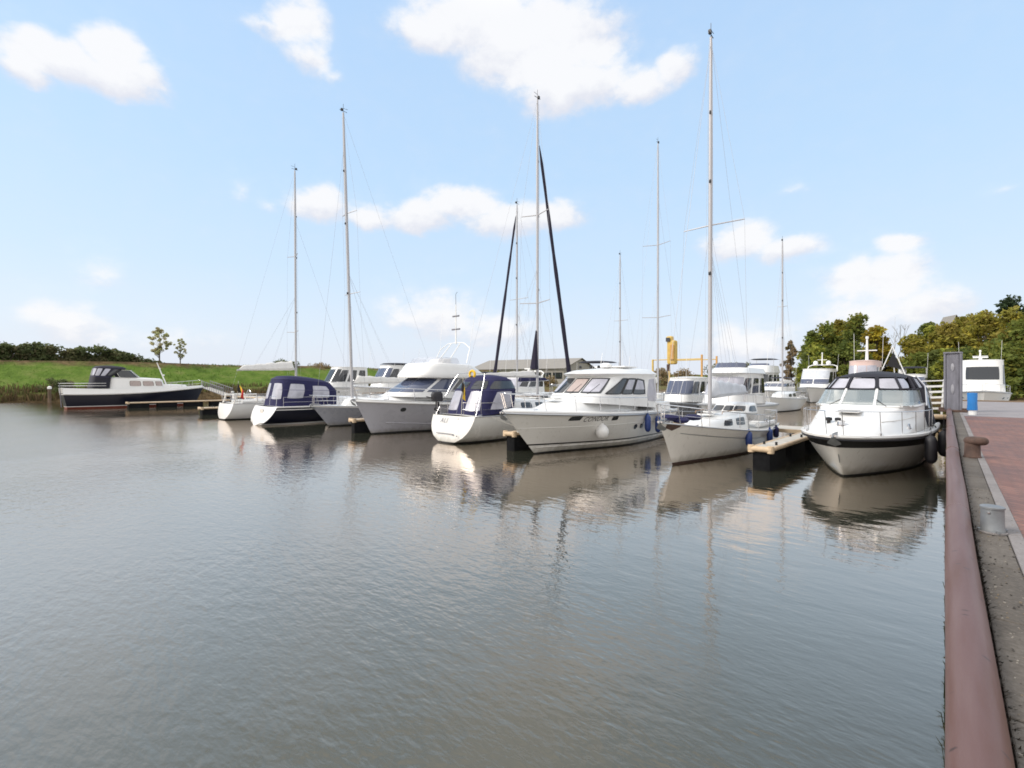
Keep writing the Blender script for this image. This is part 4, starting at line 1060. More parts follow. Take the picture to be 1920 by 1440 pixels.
# ---------------- cream sailing boat beside the nearest pontoon finger
h8 = Hull(10.4, 3.1, 1.45, .82, tw=.62, sag=.12, draft=.5, rake=.9, trake=.5, pb=2.1, qb=.9, wide=.45, em=.42, eb=.9)
b8 = sailboat('sailing_boat', 'cream sailing boat with the tallest mast, moored beside the nearest finger pontoon', -6.75, 24.95, SOUTH, h8, M['cream'], M['brownboot'], house=(3.6, 8.0, 1.5, 1.0),
    rig=dict(x=6.1, z0=1.3, z1=16.0, spr=((8.75, 1.15),), top=(-.12, .0), bow=(10.2, 1.5), stern=(.1, .9), half=1.35, deckz=1.15, boom=(4.6, 2.15, M['greycanvas'], .62), r=.085), wheel=True, stripe=None)
c = Cab([(1.4, 1.5, 2.3, 4.2, .85, 4, .1), (1.78, 1.78, 2.4, 3.7, .76, 4, .1), (1.84, 1.82, 2.5, 3.5, .66, 4, .1)]); o = c.build(b8, M['white'], 'spray_hood', .05)
for q in ((-.85, -.3), (-.25, .25), (.3, .85)): c.pane(o, M['glass'], 'front', ((q[0], .15), (q[1], .15), (q[1], .85), (q[0], .85)), name='window')
for sg in ('port', 'star'): c.pane(o, M['glass'], sg, ((.35, .15), (.82, .15), (.8, .85), (.4, .85)), name='window')
mb = MB()   # grey stripe along the topsides
for s in (1, -1): mb.grid([[h8.pt(x, h8.sheer(h8.s_of(x, 1.2))-.30, s, .004) for x in [.6+.45*i for i in range(21)]], [h8.pt(x, h8.sheer(h8.s_of(x, 1.2))-.275, s, .004) for x in [.6+.45*i for i in range(21)]]])
mb.build('hull_stripe', M['alu'], b8)
mb = MB()   # dark stem fitting
mb.grid([[h8.pt(10.2, z, 1, .01) for z in (1.28, 1.40)], [h8.pt(9.95, z, 1, .01) for z in (1.18, 1.38)], [h8.pt(9.72, z, 1, .01) for z in (1.30, 1.37)]]); mb.build('stem_plate', M['rust'], b8)
mb = MB(); 
for i, (x, y, sx) in enumerate(((9.2, .15, .5), (8.9, -.2, .6), (8.5, .3, .55), (9.4, -.1, .35))):
    mb.lathe([(0, 0), (.22, .03), (.3, .12), (.2, .2), (0, .22)], (x, y, 1.36+.03*i), 9)
mb.build('bundled_sail', M['canvas'], b8)

# ---------------- white sailing boat with navy canopy, stern to the viewer
h6 = Hull(10.4, 3.15, 1.45, 1.2, tw=.9, sag=.06, draft=.45, rake=.9, trake=-.45, pb=2.2, qb=.9, wide=.4, em=.42, eb=.85, es=.5, ks=.05, rnd_=1)
b6 = sailboat('sailing_boat', 'white sailing boat moored stern outward with a large navy canopy and dark furled headsail', -16.6, 14.5, NORTH, h6, M['hullwhite'], M['darkboot'], house=(2.6, 7.4, 1.85, 1.15),
    rig=dict(x=6.05, z0=1.4, z1=18.1, spr=((7.0, 1.05), (11.8, .95)), bow=(9.4, 1.6, 16.4), stern=(.15, 1.2), half=1.45, deckz=1.25, boom=(4.3, 3.0, M['whitecanvas'], .3, -.02), r=.085, furl=(.115, M['purple']), cov=(3.4, 5.5, .2, M['purple'])), wheel=True)
PW = M['fog']
canopy(b6, [(1.2, 1.35, .35, 3.1, 1.42, 3.6, .05), (2.32, 2.36, .85, 3.3, 1.32, 3.6, .05), (2.82, 2.8, 1.35, 3.1, 1.12, 3.4, .05), (2.97, 2.93, 1.55, 2.9, .92, 3.2, .05)], M['canvas'],
    [('back', ((-.78, .18), (-.18, .18), (-.22, .98), (-.7, .98)), PW), ('back', ((.18, .18), (.78, .18), (.7, .98), (.22, .98)), PW), ('star', ((.2, .2), (.75, .2), (.7, .95), (.28, .95)), PW), ('port', ((.2, .2), (.75, .2), (.7, .95), (.28, .95)), PW),
     ('back', ((-.8, 1.12), (-.1, 1.12), (-.12, 1.9), (-.75, 1.9)), M['glass']), ('star', ((.1, 1.12), (.9, 1.12), (.85, 1.9), (.15, 1.9)), M['glass']), ('back', ((.1, 1.15), (.8, 1.15), (.75, 1.8), (.12, 1.8)), M['glass'])])
# marks on the transom
def transom_text(h, p, body, size, y, z, m, spacing=1.0, shear=.2):
    me = text_mesh(body, size, shear, spacing)
    for v in me.vertices:
        zz = z+v.co.y; yy = y-v.co.x; bb = max(.01, h.bd(0))
        v.co = (h.xst(zz) - .10*h.B/3*(1-min(1, abs(yy)/bb)**2) - .014, yy, zz)
    me.materials.clear(); me.materials.append(m); o = bpy.data.objects.new('lettering', me); COL.objects.link(o); o.parent = p
transom_text(h6, b6, 'ALI', .30, .42, .98, M['lettergrey'], 1.25)
transom_text(h6, b6, 'A', .12, -.5, 1.08, M['lettergrey'])
mb = MB(); mb.box((h6.xst(.42)-.12, .15, .42), (.02, 1.1, .03)); mb.box((h6.xst(.42)-.12, -.42, .40), (.03, .1, .06)); mb.box((h6.xst(.34)-.12, -.72, .36), (.03, .06, .05)); mb.build('boarding_step_edge', M['lettergrey'], b6, smooth=False)
mb = MB()  # wide stern arch rails over the cockpit
for s in (1, -1): mb.tube([(.1, s*1.35, 1.2), (.9, s*1.05, 2.75), (1.1, s*.9, 3.1)], .012, 6)
mb.tube([(1.1, .9, 3.1), (1.05, 0, 3.16), (1.1, -.9, 3.1)], .012, 6); mb.build('backstay_frame', M['steel'], b6)
mb = MB(); mb.tube([(9.9+.02, 1.6*0, 1.7), (9.9, 0, 2.2)], .02, 5); mb.build('furler_drum', M['steel'], b6)

# ---------------- navy sailing boat with blue canopy
h3 = Hull(9.8, 3.5, 1.3, 1.15, tw=.97, sag=.05, draft=.45, rake=.9, trake=-.6, pb=2.2, qb=.9, wide=.4, em=.42, eb=.85, es=.5, ks=.05, rnd_=1)
b3 = thing('sailing_boat', 'navy hulled sailing boat with a white stern and blue cockpit tent', 'sailing boat', (-32.1, 12.4, 0), NORTH, 'sailing boats moored in the marina')
lv = [('k', 0, 1), ('a', -.02, 2), ('a', .10, 0), ('f', .6, 0), ('s', .2, 2), ('s', .15, 0), ('s', .06, 2), ('s', 0, 2)]
h3.build(b3, lv, [M['navy'], M['darkboot'], M['white']]); h3.deck(b3, M['white']); h3.rubrail(b3, M['white'], .035, .0, name='toe_rail')
mb = MB(); rows = []
for j in range(7):
    z = -.02 + (h3.zs0+.02)*j/6; x, y, zz = h3.at(0, z); rows.append([(x-.10*h3.B/3*(1-(k/6)**2)-.03, y*k/6*1.01, z) for k in range(-6, 7)])
mb.grid(rows); tr = mb.build('transom', M['white'], b3)
mb = MB(); mb.box((h3.xst(.75)-.12, -.15, .78), (.05, .42, .5)); mb.build('stern_door', M['cream'], b3, bevel=.02)
hh = Cab([(1.1, 1.15, 3.6, 8.2, 1.15, 4, .45), (1.62, 1.45, 3.7, 7.8, .95, 4, .45), (1.7, 1.5, 3.8, 7.4, .8, 4, .45)]); hh.build(b3, M['white'], 'coachroof', .06)
for sg in ('port', 'star'):
    hh.pane(b3, M['glass'], sg, ((.4, .3), (.5, .3), (.48, .9), (.4, .9))); hh.pane(b3, M['glass'], sg, ((.55, .3), (.65, .3), (.63, .9), (.55, .9)))
canopy(b3, [(1.12, 1.15, .1, 4.4, 1.48, 4, .1), (2.2, 2.1, .35, 4.4, 1.42, 4, .1), (2.9, 2.6, .5, 4.0, 1.25, 3.4, .1), (3.08, 2.78, .8, 3.6, 1.0, 3.2, .1)], M['canvas'],
    [('back', ((-.8, .45), (-.15, .45), (-.15, 1.6), (-.72, 1.6)), PW), ('back', ((.2, .45), (.8, .45), (.74, 1.6), (.2, 1.6)), PW), ('star', ((.12, .5), (.36, .5), (.38, 1.6), (.15, 1.6)), PW), ('star', ((.5, .5), (.8, .5), (.78, 1.5), (.52, 1.5)), PW), ('port', ((.15, .5), (.4, .5), (.4, 1.6), (.18, 1.6)), PW)])
h3.rail(b3, M['steel'], .04, .98, .6, .06, .012, 6)
for s in (1, -1): MB().tube([(.0, s*1.5, 1.2), (.05, s*1.5, 1.8), (.05, s*.5, 1.8), (.0, s*.5, 1.2)], .014, 5).build('pushpit', M['steel'], b3)

# ---------------- small white sailing boat at the left of the row, with the furled white mainsail
h2 = Hull(10.6, 3.3, 1.35, 1.15, tw=.86, sag=.06, draft=.4, rake=.9, trake=-.3, pb=2.2, qb=.9, wide=.42, em=.42, eb=.85, es=.5, ks=.05, rnd_=1)
b2 = sailboat('sailing_boat', 'white sailing boat with a furled white mainsail on its boom, left of the navy one', -38.4, 12.1, NORTH, h2, M['white'], M['darkboot'], house=(3.0, 7.4, 1.75, 1.0),
    rig=dict(x=5.0, z0=1.3, z1=19.4, spr=((6.6, 1.0), (12.6, .9)), top=(-.1, 0), bow=(10.3, 1.4, 15.5), stern=(.1, 1.15), half=1.3, deckz=1.2, boom=(4.3, 3.65, M['whitecanvas'], .62, -.1), r=.09), wheel=True)
mb = MB(); 
for s in (1, -1): mb.tube([(.15, s*1.1, 1.15), (.3, s*1.1, 1.75), (1.6, s*1.15, 1.8), (1.7, s*1.15, 1.2)], .06, 7)
mb.build('stern_seat', M['cream'], b2)
MB().tube([(.25, -.95, 1.85), (.25, -.95, 1.5)], .16, 10).build('life_ring_case', M['white'], b2)

# ---------------- slate sailing boat, bow outward
h4 = Hull(10.2, 3.2, 1.32, 1.1, tw=.75, sag=.06, draft=.45, rake=1.1, trake=.1, pb=2.0, qb=.9, wide=.42, em=.40, eb=.9)
b4 = sailboat('sailing_boat', 'slate grey sailing boat moored bow outward between the navy one and the grey flybridge cruiser', -27.85, 23.5, SOUTH, h4, M['slate'], M['darkboot'], band=M['white'], bandz=(.09, .0), house=(3.4, 8.3, 1.85, 1.1),
    rig=dict(x=7.55, z0=1.4, z1=19.4, spr=((8.2, .9), (13.2, .85)), top=(.62, 0), bow=(9.9, 1.45, 17.5), stern=(.2, 1.2), half=1.4, deckz=1.2, boom=(4.6, 2.6, M['whitecanvas'], .45), r=.10), deck=M['white'])

# ---------------- sailing boats of the rows behind
def back_sail(label, X, Y, rot, L, B, mz, mx, spr, topm=None, furl=None, boom=None, tops=(0, 0), bowtop=None, house=True, det=False):
    h = Hull(L, B, 1.35, 1.1, tw=.75, sag=.06, draft=.4, rake=1.0, trake=.2, pb=2.1, qb=.9, em=.42, eb=.88)
    bw = (L-.3, 1.45) + ((bowtop,) if bowtop else ())
    return sailboat('sailing_boat', label, X, Y, rot, h, topm or M['white'], M['darkboot'], house=(L*.3, L*.76, 1.75, B*.35), detail=det,
        rig=dict(x=mx, z0=1.3, z1=mz, spr=spr, top=tops, bow=bw, stern=(.2, 1.15), half=B*.45, deckz=1.15, boom=boom, r=.085, furl=furl))
back_sail('white second-row sailing boat whose dark furled headsail leans left', -26.4, 37.2, SOUTH, 10.5, 3.2, 17.3, 7.2, ((9.5, 1.0),), furl=(.12, M['purple']), boom=(4.2, 2.7, M['canvas'], .4))
back_sail('second-row sailing boat with a grey mast above the yellow hoist', -17.8, 33.0, NORTH, 11, 3.3, 22.4, 4.9, ((8.0, 1.25), (14.0, 1.2)), boom=(4.2, 2.6, M['whitecanvas'], .4), bowtop=18)
back_sail('distant sailing boat with a thin grey mast behind the cruiser with dark portholes', -25.3, 50.0, SOUTH, 9.5, 3.0, 15.8, 5.0, ((9.0, .8),), boom=(3.8, 2.5, M['canvas'], .35))
back_sail('distant sailing boat with a faint thin mast beside the narrow poplar', -11.3, 55.0, SOUTH, 9.5, 3.0, 15.6, 5.0, ((9.6, .4),), boom=(3.8, 2.5, M['whitecanvas'], .35))

# ================================================================== motor boats
def rails_and_gear(h, p, s0, s1, ht, posts, r=.014, inset=.12, lean=.15, mid=False): return h.rail(p, M['steel'], s0, s1, ht, inset, r, posts, mid, lean=lean)

# ---------------- white cabin cruiser with name on its side
h7 = Hull(10.8, 3.7, 1.73, 1.38, tw=.92, sag=.02, draft=.45, rake=1.75, trake=.05, pb=2.4, qb=.82, wide=.4, em=.2, eb=.95, cz=1.05)
b7 = thing('cabin_cruiser', 'white cabin cruiser with its name in dark letters between portholes and a round fender', 'motor boat', (-11.65, 23.3, 0), SOUTH, 'motor cruisers moored in the marina')
lv = [('k', 0, 1), ('a', -.02, 1), ('a', .05, 0), ('f', .20, 1), ('f', .235, 0), ('f', .6, 0), ('s', .1, 0), ('s', 0, 0)]
h7.build(b7, lv, [M['hullwhite'], M['black']], sub=3)
h7.deck(b7, M['white'], .12); h7.rubrail(b7, M['alu'], .045, -.09)
h7.rubrail(b7, M['white'], .05, -.02, name='gunwale')
mb = MB()   # knuckle line and spray rails
for s in (1, -1):
    xs_ = [.1+.5*i for i in range(21)]
    mb.tube([h7.pt(x, .93+.012*x, s, .002) for x in xs_], .014, 5)
    mb.tube([h7.pt(x, .2+.006*x, s, .006) for x in xs_[:19]], .022, 5)
mb.build('spray_rail', M['hullwhite'], b7)
tr = Cab([(1.3, 1.55, 2.0, 9.6, 1.5, 2.6, .35), (1.95, 1.75, 2.0, 8.6, 1.32, 2.6, .35), (2.12, 1.95, 2.0, 8.0, 1.2, 2.6, .35)]); tr.build(b7, M['white'], 'foredeck_trunk', .08)
c7 = Cab([(1.45, 1.9, .9, 7.05, 1.5, 4.6, .05), (2.1, 2.2, .95, 6.75, 1.48, 4.6, .05), (2.95, 2.95, 1.0, 5.6, 1.40, 4.4, .03), (3.1, 3.08, .8, 5.95, 1.46, 4.0, .03), (3.32, 3.22, 1.1, 5.5, 1.24, 3.6, .05)])
c7.build(b7, M['white'], 'wheelhouse', .1, angle=60)
ws = M['glass']
for k, (a, b_) in enumerate(((-.86, -.30), (-.275, .275), (.30, .86))):
    w_ = c7.pane(b7, ws, 'front', ((a, 1.08), (b_, 1.08), (b_*.98, 1.92), (a*.98, 1.92)), .01, 'windscreen_pane', rnd_=.12)
    c7.pane(w_, M['curtain'] if k == 1 else M['fog'], 'front', ((a+.05, 1.16), (b_-.05 if k != 0 else b_-.3, 1.16), (b_-.05 if k != 0 else b_-.3, 1.86), (a+.05, 1.86)), .016, 'see_through_sheet', rnd_=.12)  # pale sheet added to imitate light seen through the windscreen
    q = c7.front((a+b_)/2, 1.05); q2 = c7.front((a+b_)/2+.12, 1.6)
    MB().tube([q+Vector((.05, 0, 0)), q2+Vector((.04, 0, 0))], .01, 4).build('wiper', M['black'], b7)
for sg in ('port', 'star'):
    for a, b_, a2, b2_, ta in ((.34, .54, .40, .54, 1.82), (.555, .705, .555, .70, 1.9), (.72, .90, .715, .79, 1.9)):
        w_ = c7.pane(b7, M['glass'], sg, ((a, 1.06), (b_, 1.06), (b2_, 1.9), (a2, ta)), .012, 'side_window', rnd_=.1, frame=M['black'], fr=.024)
        if a < .7: c7.pane(w_, M['fog'], sg, ((a+.02, 1.3), (b_-.015, 1.3), (b2_-.015, 1.84), (a2+.02, ta-.06)), .018, 'see_through_sheet', rnd_=.1)  # pale inner sheet imitates the see-through brightness of the side glass
    c7.pane(b7, M['fog'], sg, ((.05, .5), (.30, .5), (.30, 1.9), (.08, 1.9)), .012, 'cockpit_curtain', rnd_=.2)
mb = MB(); 
for y in (-.45, .1, .5): mb.lathe([(0, 0), (.07, 0), (.06, .1), (0, .13)], (5.3, y, 3.32), 10)
mb.build('roof_light', M['black'], b7); MB().lathe([(0, 0), (.28, 0), (.27, .13), (.15, .2), (0, .21)], (4.2, .2, 3.38), 18).build('radar_dome', M['white'], b7)
mb = MB(); mb.tube([(3.4, -.6, 3.35), (3.2, -.6, 4.1)], .012, 5); mb.tube([(3.2, .8, 3.3), (3.1, .8, 3.9)], .01, 5); mb.build('aerial', M['white'], b7)
MB().box((3.0, 0, 3.42), (1.2, 1.6, .07)).build('roof_hatch', M['white'], b7, bevel=.03)
for x0, x1, z in ((7.85, 8.4, 1.36), (5.8, 6.2, 1.27)):
    for s in (1, -1): hull_panel(h7, b7, M['glass'], s, x0, x1, z-.085, z+.085, skew=-.03, rnd_=.3)
for x in (4.3, 3.75):
    for s in (1, -1): hull_panel(h7, b7, M['glass'], s, x-.15, x+.15, .70, .92, rnd_=.9, name='porthole')
hull_text(h7, b7, M['letter'], 'CONDOR', .275, 7.1, 1.29, 1, False, .32, 1.08, fwd=-1)
hull_text(h7, b7, M['letter'], 'CONDOR', .25, 7.1, 1.30, -1, False, .32, 1.08, fwd=1)
rails_and_gear(h7, b7, .30, .985, .62, 7, .016, .14, .25)
anchor(b7, 10.75, 1.66); hatch(b7, 7.9, 0, 2.06, .55, .55)
for s in (1, -1): cleat(b7, 9.6, s*.5, 1.66); cleat(b7, 5.0, s*1.72, 1.44)
mb = MB(); mb.tube([(1.7, 1.35, 1.3), (1.75, 1.36, 2.9)], .03, 6); mb.tube([(1.7, -1.35, 1.3), (1.75, -1.36, 2.9)], .03, 6); mb.build('cockpit_post', M['white'], b7)
Cab([(1.35, 1.35, .1, 1.9, 1.6, 5, 0), (1.75, 1.75, .15, 1.9, 1.55, 5, 0)]).build(b7, M['white'], 'cockpit_bulwark', .0)

# ---------------- nearest cruiser, with black canopy, alongside the quay
h9 = Hull(9.4, 3.3, 1.28, 1.14, tw=.90, sag=.02, draft=.5, rake=1.15, trake=.1, pb=2.6, qb=.68, wide=.42, em=.18, eb=.66, cz=1.0)
b9 = thing('sports_cruiser', 'white sports cruiser with black rubbing band and black framed canopy, nearest to the quay', 'motor boat', (-1.72, 25.2, 0), SOUTH - R(3.6), 'motor cruisers moored in the marina')
lv = [('k', 0, 1), ('a', -.02, 1), ('a', .05, 0), ('f', .6, 0), ('s', .36, 2), ('s', .10, 3), ('s', .0, 3)]
h9.build(b9, lv, [M['hullwhite'], M['darkboot'], M['black'], M['white']], n=40)
h9.deck(b9, M['white'], .05, .0, 40); h9.rubrail(b9, M['white'], .06, -.03, name='gunwale'); h9.rubrail(b9, M['rubber'], .035, -.12)
f9 = Cab([(1.12, 1.26, .4, 9.25, 1.58, 2.5, .2), (1.55, 1.44, .5, 8.8, 1.5, 2.5, .22), (1.95, 1.82, .6, 7.4, 1.42, 2.6, .15), (2.03, 1.94, .7, 6.8, 1.38, 3.0, .05)]); f9.build(b9, M['white'], 'foredeck', .06, angle=70)
w9 = Cab([(2.0, 1.98, 2.4, 6.5, 1.38, 3.4, .02), (2.50, 2.50, 2.2, 5.75, 1.26, 3.3, .02)])
for k, (a, b_) in enumerate(((-.97, -.345), (-.325, .325), (.345, .97))):
    w9.pane(b9, M['wsglass'], 'front', ((a, .06), (b_, .06), (b_, .97), (a, .97)), 0, 'windscreen_pane', rnd_=.08, depth=.012)
for a in (-.335, .335): MB().tube([w9.front(a, .0), w9.front(a, 1.0)], .045, 6).build('windscreen_pillar', M['white'], b9)
for sg in ('port', 'star'):
    for a, b_ in ((.30, .60), (.62, .90)): w9.pane(b9, M['wsglass'], sg, ((a, .06), (b_, .06), (b_, .97), (a, .97)), 0, 'side_screen', rnd_=.08, depth=.012)
for hq, mm, r_ in ((0, M['white'], .04), (1, M['blackcanvas'], .035)):
    MB().tube([w9.side(f, hq, 1) for f in (.1, .3, .5, .7, .85, .93)] + [w9.front(g, hq) for g in (.95, .8, .5, .2, 0, -.2, -.5, -.8, -.95)] + [w9.side(f, hq, -1) for f in (.93, .85, .7, .5, .3, .1)], r_, 6).build('windscreen_frame', mm, b9)
cl9 = [(2.50, 2.50, .9, 5.75, 1.28, 3.3, .02), (2.90, 2.90, .9, 5.3, 1.06, 3.0, .02), (3.0, 3.0, 1.0, 5.05, .8, 2.8, .02)]
k9 = Cab(cl9)
mb = MB(); top = k9.ring(2, 48); cen = sum(top, Vector())/48
mb.grid([k9.ring(1, 48), k9.ring(1.5, 48), k9.ring(2, 48)], cu=True); mb.grid([[cen.lerp(p, s)+Vector((0, 0, .13*(1-s*s))) for p in top] for s in (1, .8, .5, .2, .02)], cu=True)
cn9 = mb.build('canopy', M['blackcanvas'], b9)
for a, b_ in ((-.93, -.37), (-.29, .29), (.37, .93)): k9.pane(cn9, M['fog'], 'front', ((a, .1), (b_, .1), (b_*.98, .9), (a*.98, .9)), .0, 'clear_window', rnd_=.25, depth=.01)
for sg in ('port', 'star'):
    for a, b_ in ((.1, .3), (.34, .6)): k9.pane(cn9, M['fog'], sg, ((a, .12), (b_, .12), (b_, .9), (a, .9)), .0, 'clear_window', rnd_=.2, depth=.01)
for a in (-.97, -.33, .33, .97): MB().tube([k9.front(a, h_*.2) for h_ in range(6)], .055, 6).build('canopy_strap', M['blackcanvas'], cn9)
for sg in (1, -1):
    for f in (.06, .32, .62, .92): MB().tube([k9.side(f, h_*.2, sg) for h_ in range(6)], .05, 6).build('canopy_strap', M['blackcanvas'], cn9)
ca = Cab([(1.2, 1.2, .25, 3.0, 1.5, 4, 0), (2.5, 2.5, .8, 2.9, 1.3, 4, 0), (2.85, 2.85, 1.0, 2.8, 1.05, 3.4, 0)]); ac = ca.build(b9, M['blackcanvas'], 'aft_curtain', .06)
for sg in ('port', 'star'): ca.pane(ac, M['glass'], sg, ((.15, .45), (.8, .45), (.75, .95), (.2, .95)), .012, 'clear_window')
mb = MB()   # stainless arch beside the canopy
for s in (1, -1): mb.tube([(3.6, s*1.44, 1.95), (3.1, s*1.36, 2.6), (2.9, s*1.1, 2.95)], .025, 6)
mb.build('canopy_bow', M['steel'], b9)
# interior seen through the screen
mb = MB(); mb.box((4.9, 0, 2.02), (1.0, 2.2, .1)); mb.box((4.2, -.7, 2.1), (.5, .7, .8)); mb.box((4.2, .7, 2.1), (.5, .7, .8)); mb.build('helm_seat', M['cream'], b9, bevel=.05)
for y in (-.55, .55): MB().tube([w9.front(y, .02)+Vector((.05, 0, .01)), w9.front(y*.55, .5)+Vector((.03, 0, 0))], .012, 4).build('wiper', M['black'], b9)
rails_and_gear(h9, b9, .38, .985, .68, 7, .012, .06, .22)
anchor(b9, 9.35, 1.28); hatch(b9, 7.5, 0, 1.86, .6, .6)
mb = MB(); mb.lathe([(0, 0), (.1, 0), (.11, .06), (.09, .15), (.12, .19), (0, .2)], (8.55, .0, 1.45), 12); mb.build('windlass', M['steel'], b9)
mb = MB(); mb.lathe([(0, 0), (.05, 0), (.05, .1), (.09, .12), (.09, .2), (0, .22)], (8.35, -.35, 1.5), 10); mb.lathe([(0, 0), (.05, 0), (.05, .08), (.08, .1), (.08, .17), (0, .19)], (8.2, -.15, 1.52), 10); mb.build('spotlight', M['black'], b9)
for s in (1, -1):
    cleat(b9, 8.4, s*.9, 1.27); cleat(b9, 4.5, s*1.6, 1.19)
    o = f9.pane(b9, M['glass'], 'port' if s == 1 else 'star', ((.66, .45), (.69, .45), (.69, .95), (.66, .95)), .01, 'air_vent', rnd_=.9, frame=M['steel'])
mb = MB()
for s in (1, -1): mb.tube([f9.side(f, 1.35, s)+Vector((0, 0, .01)) for f in (.55, .65, .75, .85, .92)], .014, 5)
mb.build('coaming_trim', M['deckgrey'], b9)
MB().tube([(9.12, 0, 1.1), (8.9, 0, .75), (8.72, 0, .45)], .012, 5).build('anchor_chain', M['galv'], b9)

# ---------------- grey flybridge cruiser
h5 = Hull(11.2, 4.0, 1.86, 1.45, tw=.92, sag=.02, draft=.5, rake=1.0, trake=.05, pb=2.2, qb=.85, wide=.4, em=.2, eb=.92)
b5 = thing('flybridge_cruiser', 'grey hulled flybridge cruiser with white upperworks and a rail round its bow', 'motor boat', (-22.2, 24.0, 0), SOUTH, 'motor cruisers moored in the marina')
hullset(h5, b5, M['greyhull'], M['darkboot'], M['white'], (.16, .0)); h5.deck(b5, M['white'], .1); h5.rubrail(b5, M['white'], .05, -.1)
mb = MB()
for s in (1, -1): mb.tube([h5.pt(x, .22+.004*x*x, s, .0) for x in [.1+.5*i for i in range(20)]], .03, 5)
mb.build('spray_rail', M['greyhull'], b5)
t5 = Cab([(1.6, 1.75, 2.0, 10.2, 1.65, 2.6, .35), (2.0, 1.95, 2.0, 9.3, 1.5, 2.6, .35)]); t5.build(b5, M['white'], 'foredeck_trunk', .08)
s5 = Cab([(1.6, 1.95, 1.6, 9.3, 1.68, 3.6, .14), (2.15, 2.15, 1.65, 8.9, 1.64, 3.6, .12), (2.95, 2.95, 1.8, 7.4, 1.5, 3.8, .08)]); sal = s5.build(b5, M['white'], 'saloon', .04)
for a, b_ in ((-.9, -.34), (-.31, .31), (.34, .9)): s5.pane(sal, M['bluegl'], 'front', ((a, 1.02), (b_, 1.02), (b_, 1.92), (a, 1.92)), .012, 'windscreen_pane', rnd_=.1)
for sg in ('port', 'star'):
    for a, b_ in ((.2, .4), (.415, .62), (.635, .84)): s5.pane(sal, M['glass'] if a < .6 else M['bluegl'], sg, ((a, 1.02), (b_, 1.02), (b_, 1.92), (a, 1.92)), .012, 'side_window', rnd_=.12)
fb = Cab([(2.93, 2.95, 2.9, 8.0, 1.68, 4.2, .08), (3.05, 3.08, 2.9, 8.0, 1.71, 4.2, .08), (3.64, 3.74, 4.0, 7.4, 1.60, 4.4, .08), (3.68, 3.78, 4.1, 7.3, 1.54, 4.4, .08)]); fb.build(b5, M['white'], 'flybridge', .0, angle=55)
fs = Cab([(3.69, 3.78, 4.2, 7.2, 1.53, 4, .08), (4.05, 4.1, 4.4, 6.9, 1.48, 4, .08)])
for a, b_ in ((-.95, -.34), (-.31, .31), (.34, .95)): fs.pane(b5, M['clear'], 'front', ((a, .0), (b_, .0), (b_, 1.0), (a, 1.0)), 0, 'flybridge_screen', depth=.012)
for sg in ('port', 'star'): fs.pane(b5, M['clear'], sg, ((.4, 0), (.9, 0), (.88, 1), (.45, 1)), 0, 'flybridge_screen', depth=.012)
Cab([(3.65, 3.65, 5.2, 6.2, .7, 4, 0), (4.05, 4.0, 5.2, 6.0, .65, 4, 0)]).build(b5, M['whitecanvas'], 'helm_cover', .06)
mb = MB(); mb.tube([(4.9, 1.5, 3.8), (4.5, 1.35, 4.7), (4.4, .7, 5.05), (4.35, 0, 5.1), (4.4, -.7, 5.05), (4.5, -1.35, 4.7), (4.9, -1.5, 3.8)], .024, 7); mb.tube([(5.5, .5, 3.8), (4.4, .4, 5.05)], .03, 6); mb.tube([(5.5, -.5, 3.8), (4.4, -.4, 5.05)], .03, 6); mb.build('radar_arch', M['white'], b5)
am = MB().tube([(4.4, 0, 5.0), (4.4, 0, 7.4)], [.05, .03], 8).build('signal_mast', M['white'], b5)
for z, w_ in ((5.9, .35), (6.7, .28)): MB().tube([(4.4, w_, z), (4.4, -w_, z)], .05, 8).build('aerial', M['greysteel'], am)
MB().tube([(4.4, 0, 7.4), (4.5, .1, 8.0), (4.6, .35, 8.1)], .012, 5).build('wind_vane', M['black'], am)
for s in (1, -1): MB().tube([(4.5, s*1.35, 4.7), (4.2, s*1.5, 7.0)], .009, 4).build('aerial', M['white'], b5)
for x in (8.95, 7.2, 4.5):
    for s in (1, -1): hull_panel(h5, b5, M['glass'], s, x-.14, x+.14, 1.15, 1.37, rnd_=.9)
rails_and_gear(h5, b5, .3, .985, .66, 7, .02, .12, .2); anchor(b5, 11.2, 1.8)
for s in (1, -1): cleat(b5, 9.8, s*.7, 1.75)

# ---------------- navy Dutch motor cruiser at the far left
h1 = Hull(12.2, 3.7, 2.1, 1.55, tw=.82, sag=.12, draft=.5, rake=.9, trake=.35, pb=2.2, qb=.85, wide=.42, em=.2, eb=.85)
b1 = thing('motor_cruiser', 'navy hulled motor cruiser with a white cabin and black canopy below the grass dyke', 'motor boat', (-64.3, 5.7, 0), NORTH, 'motor cruisers moored in the marina')
lv = [('k', 0, 1), ('a', .2, 2), ('a', .26, 0), ('f', .6, 0), ('s', .16, 2), ('s', .06, 0), ('s', 0, 0)]
h1.build(b1, lv, [M['navy'], M['redboot'], M['white'], M['white']]); h1.deck(b1, M['white'], .05); h1.rubrail(b1, M['white'], .06, -.06)
bw = Cab([(1.5, 1.62, .15, 8.8, 1.66, 5, .05), (2.25, 2.1, .2, 8.6, 1.62, 5, .05)]); 
mb = MB()
for s in (1, -1):
    a = h1.line(.0, .99, 0, .02, side=s); b_ = [p+Vector((0, -s*.04, .50-.36*i/26)) for i, p in enumerate(a)]; mb.grid([a, b_])
a = [Vector((-.02+.1*0, y, 1.53)) for y in (-1.45, -.7, 0, .7, 1.45)]; mb.grid([a, [p+Vector((-.03, 0, .5)) for p in a]])
mb.build('bulwark', M['white'], b1, weld=0)
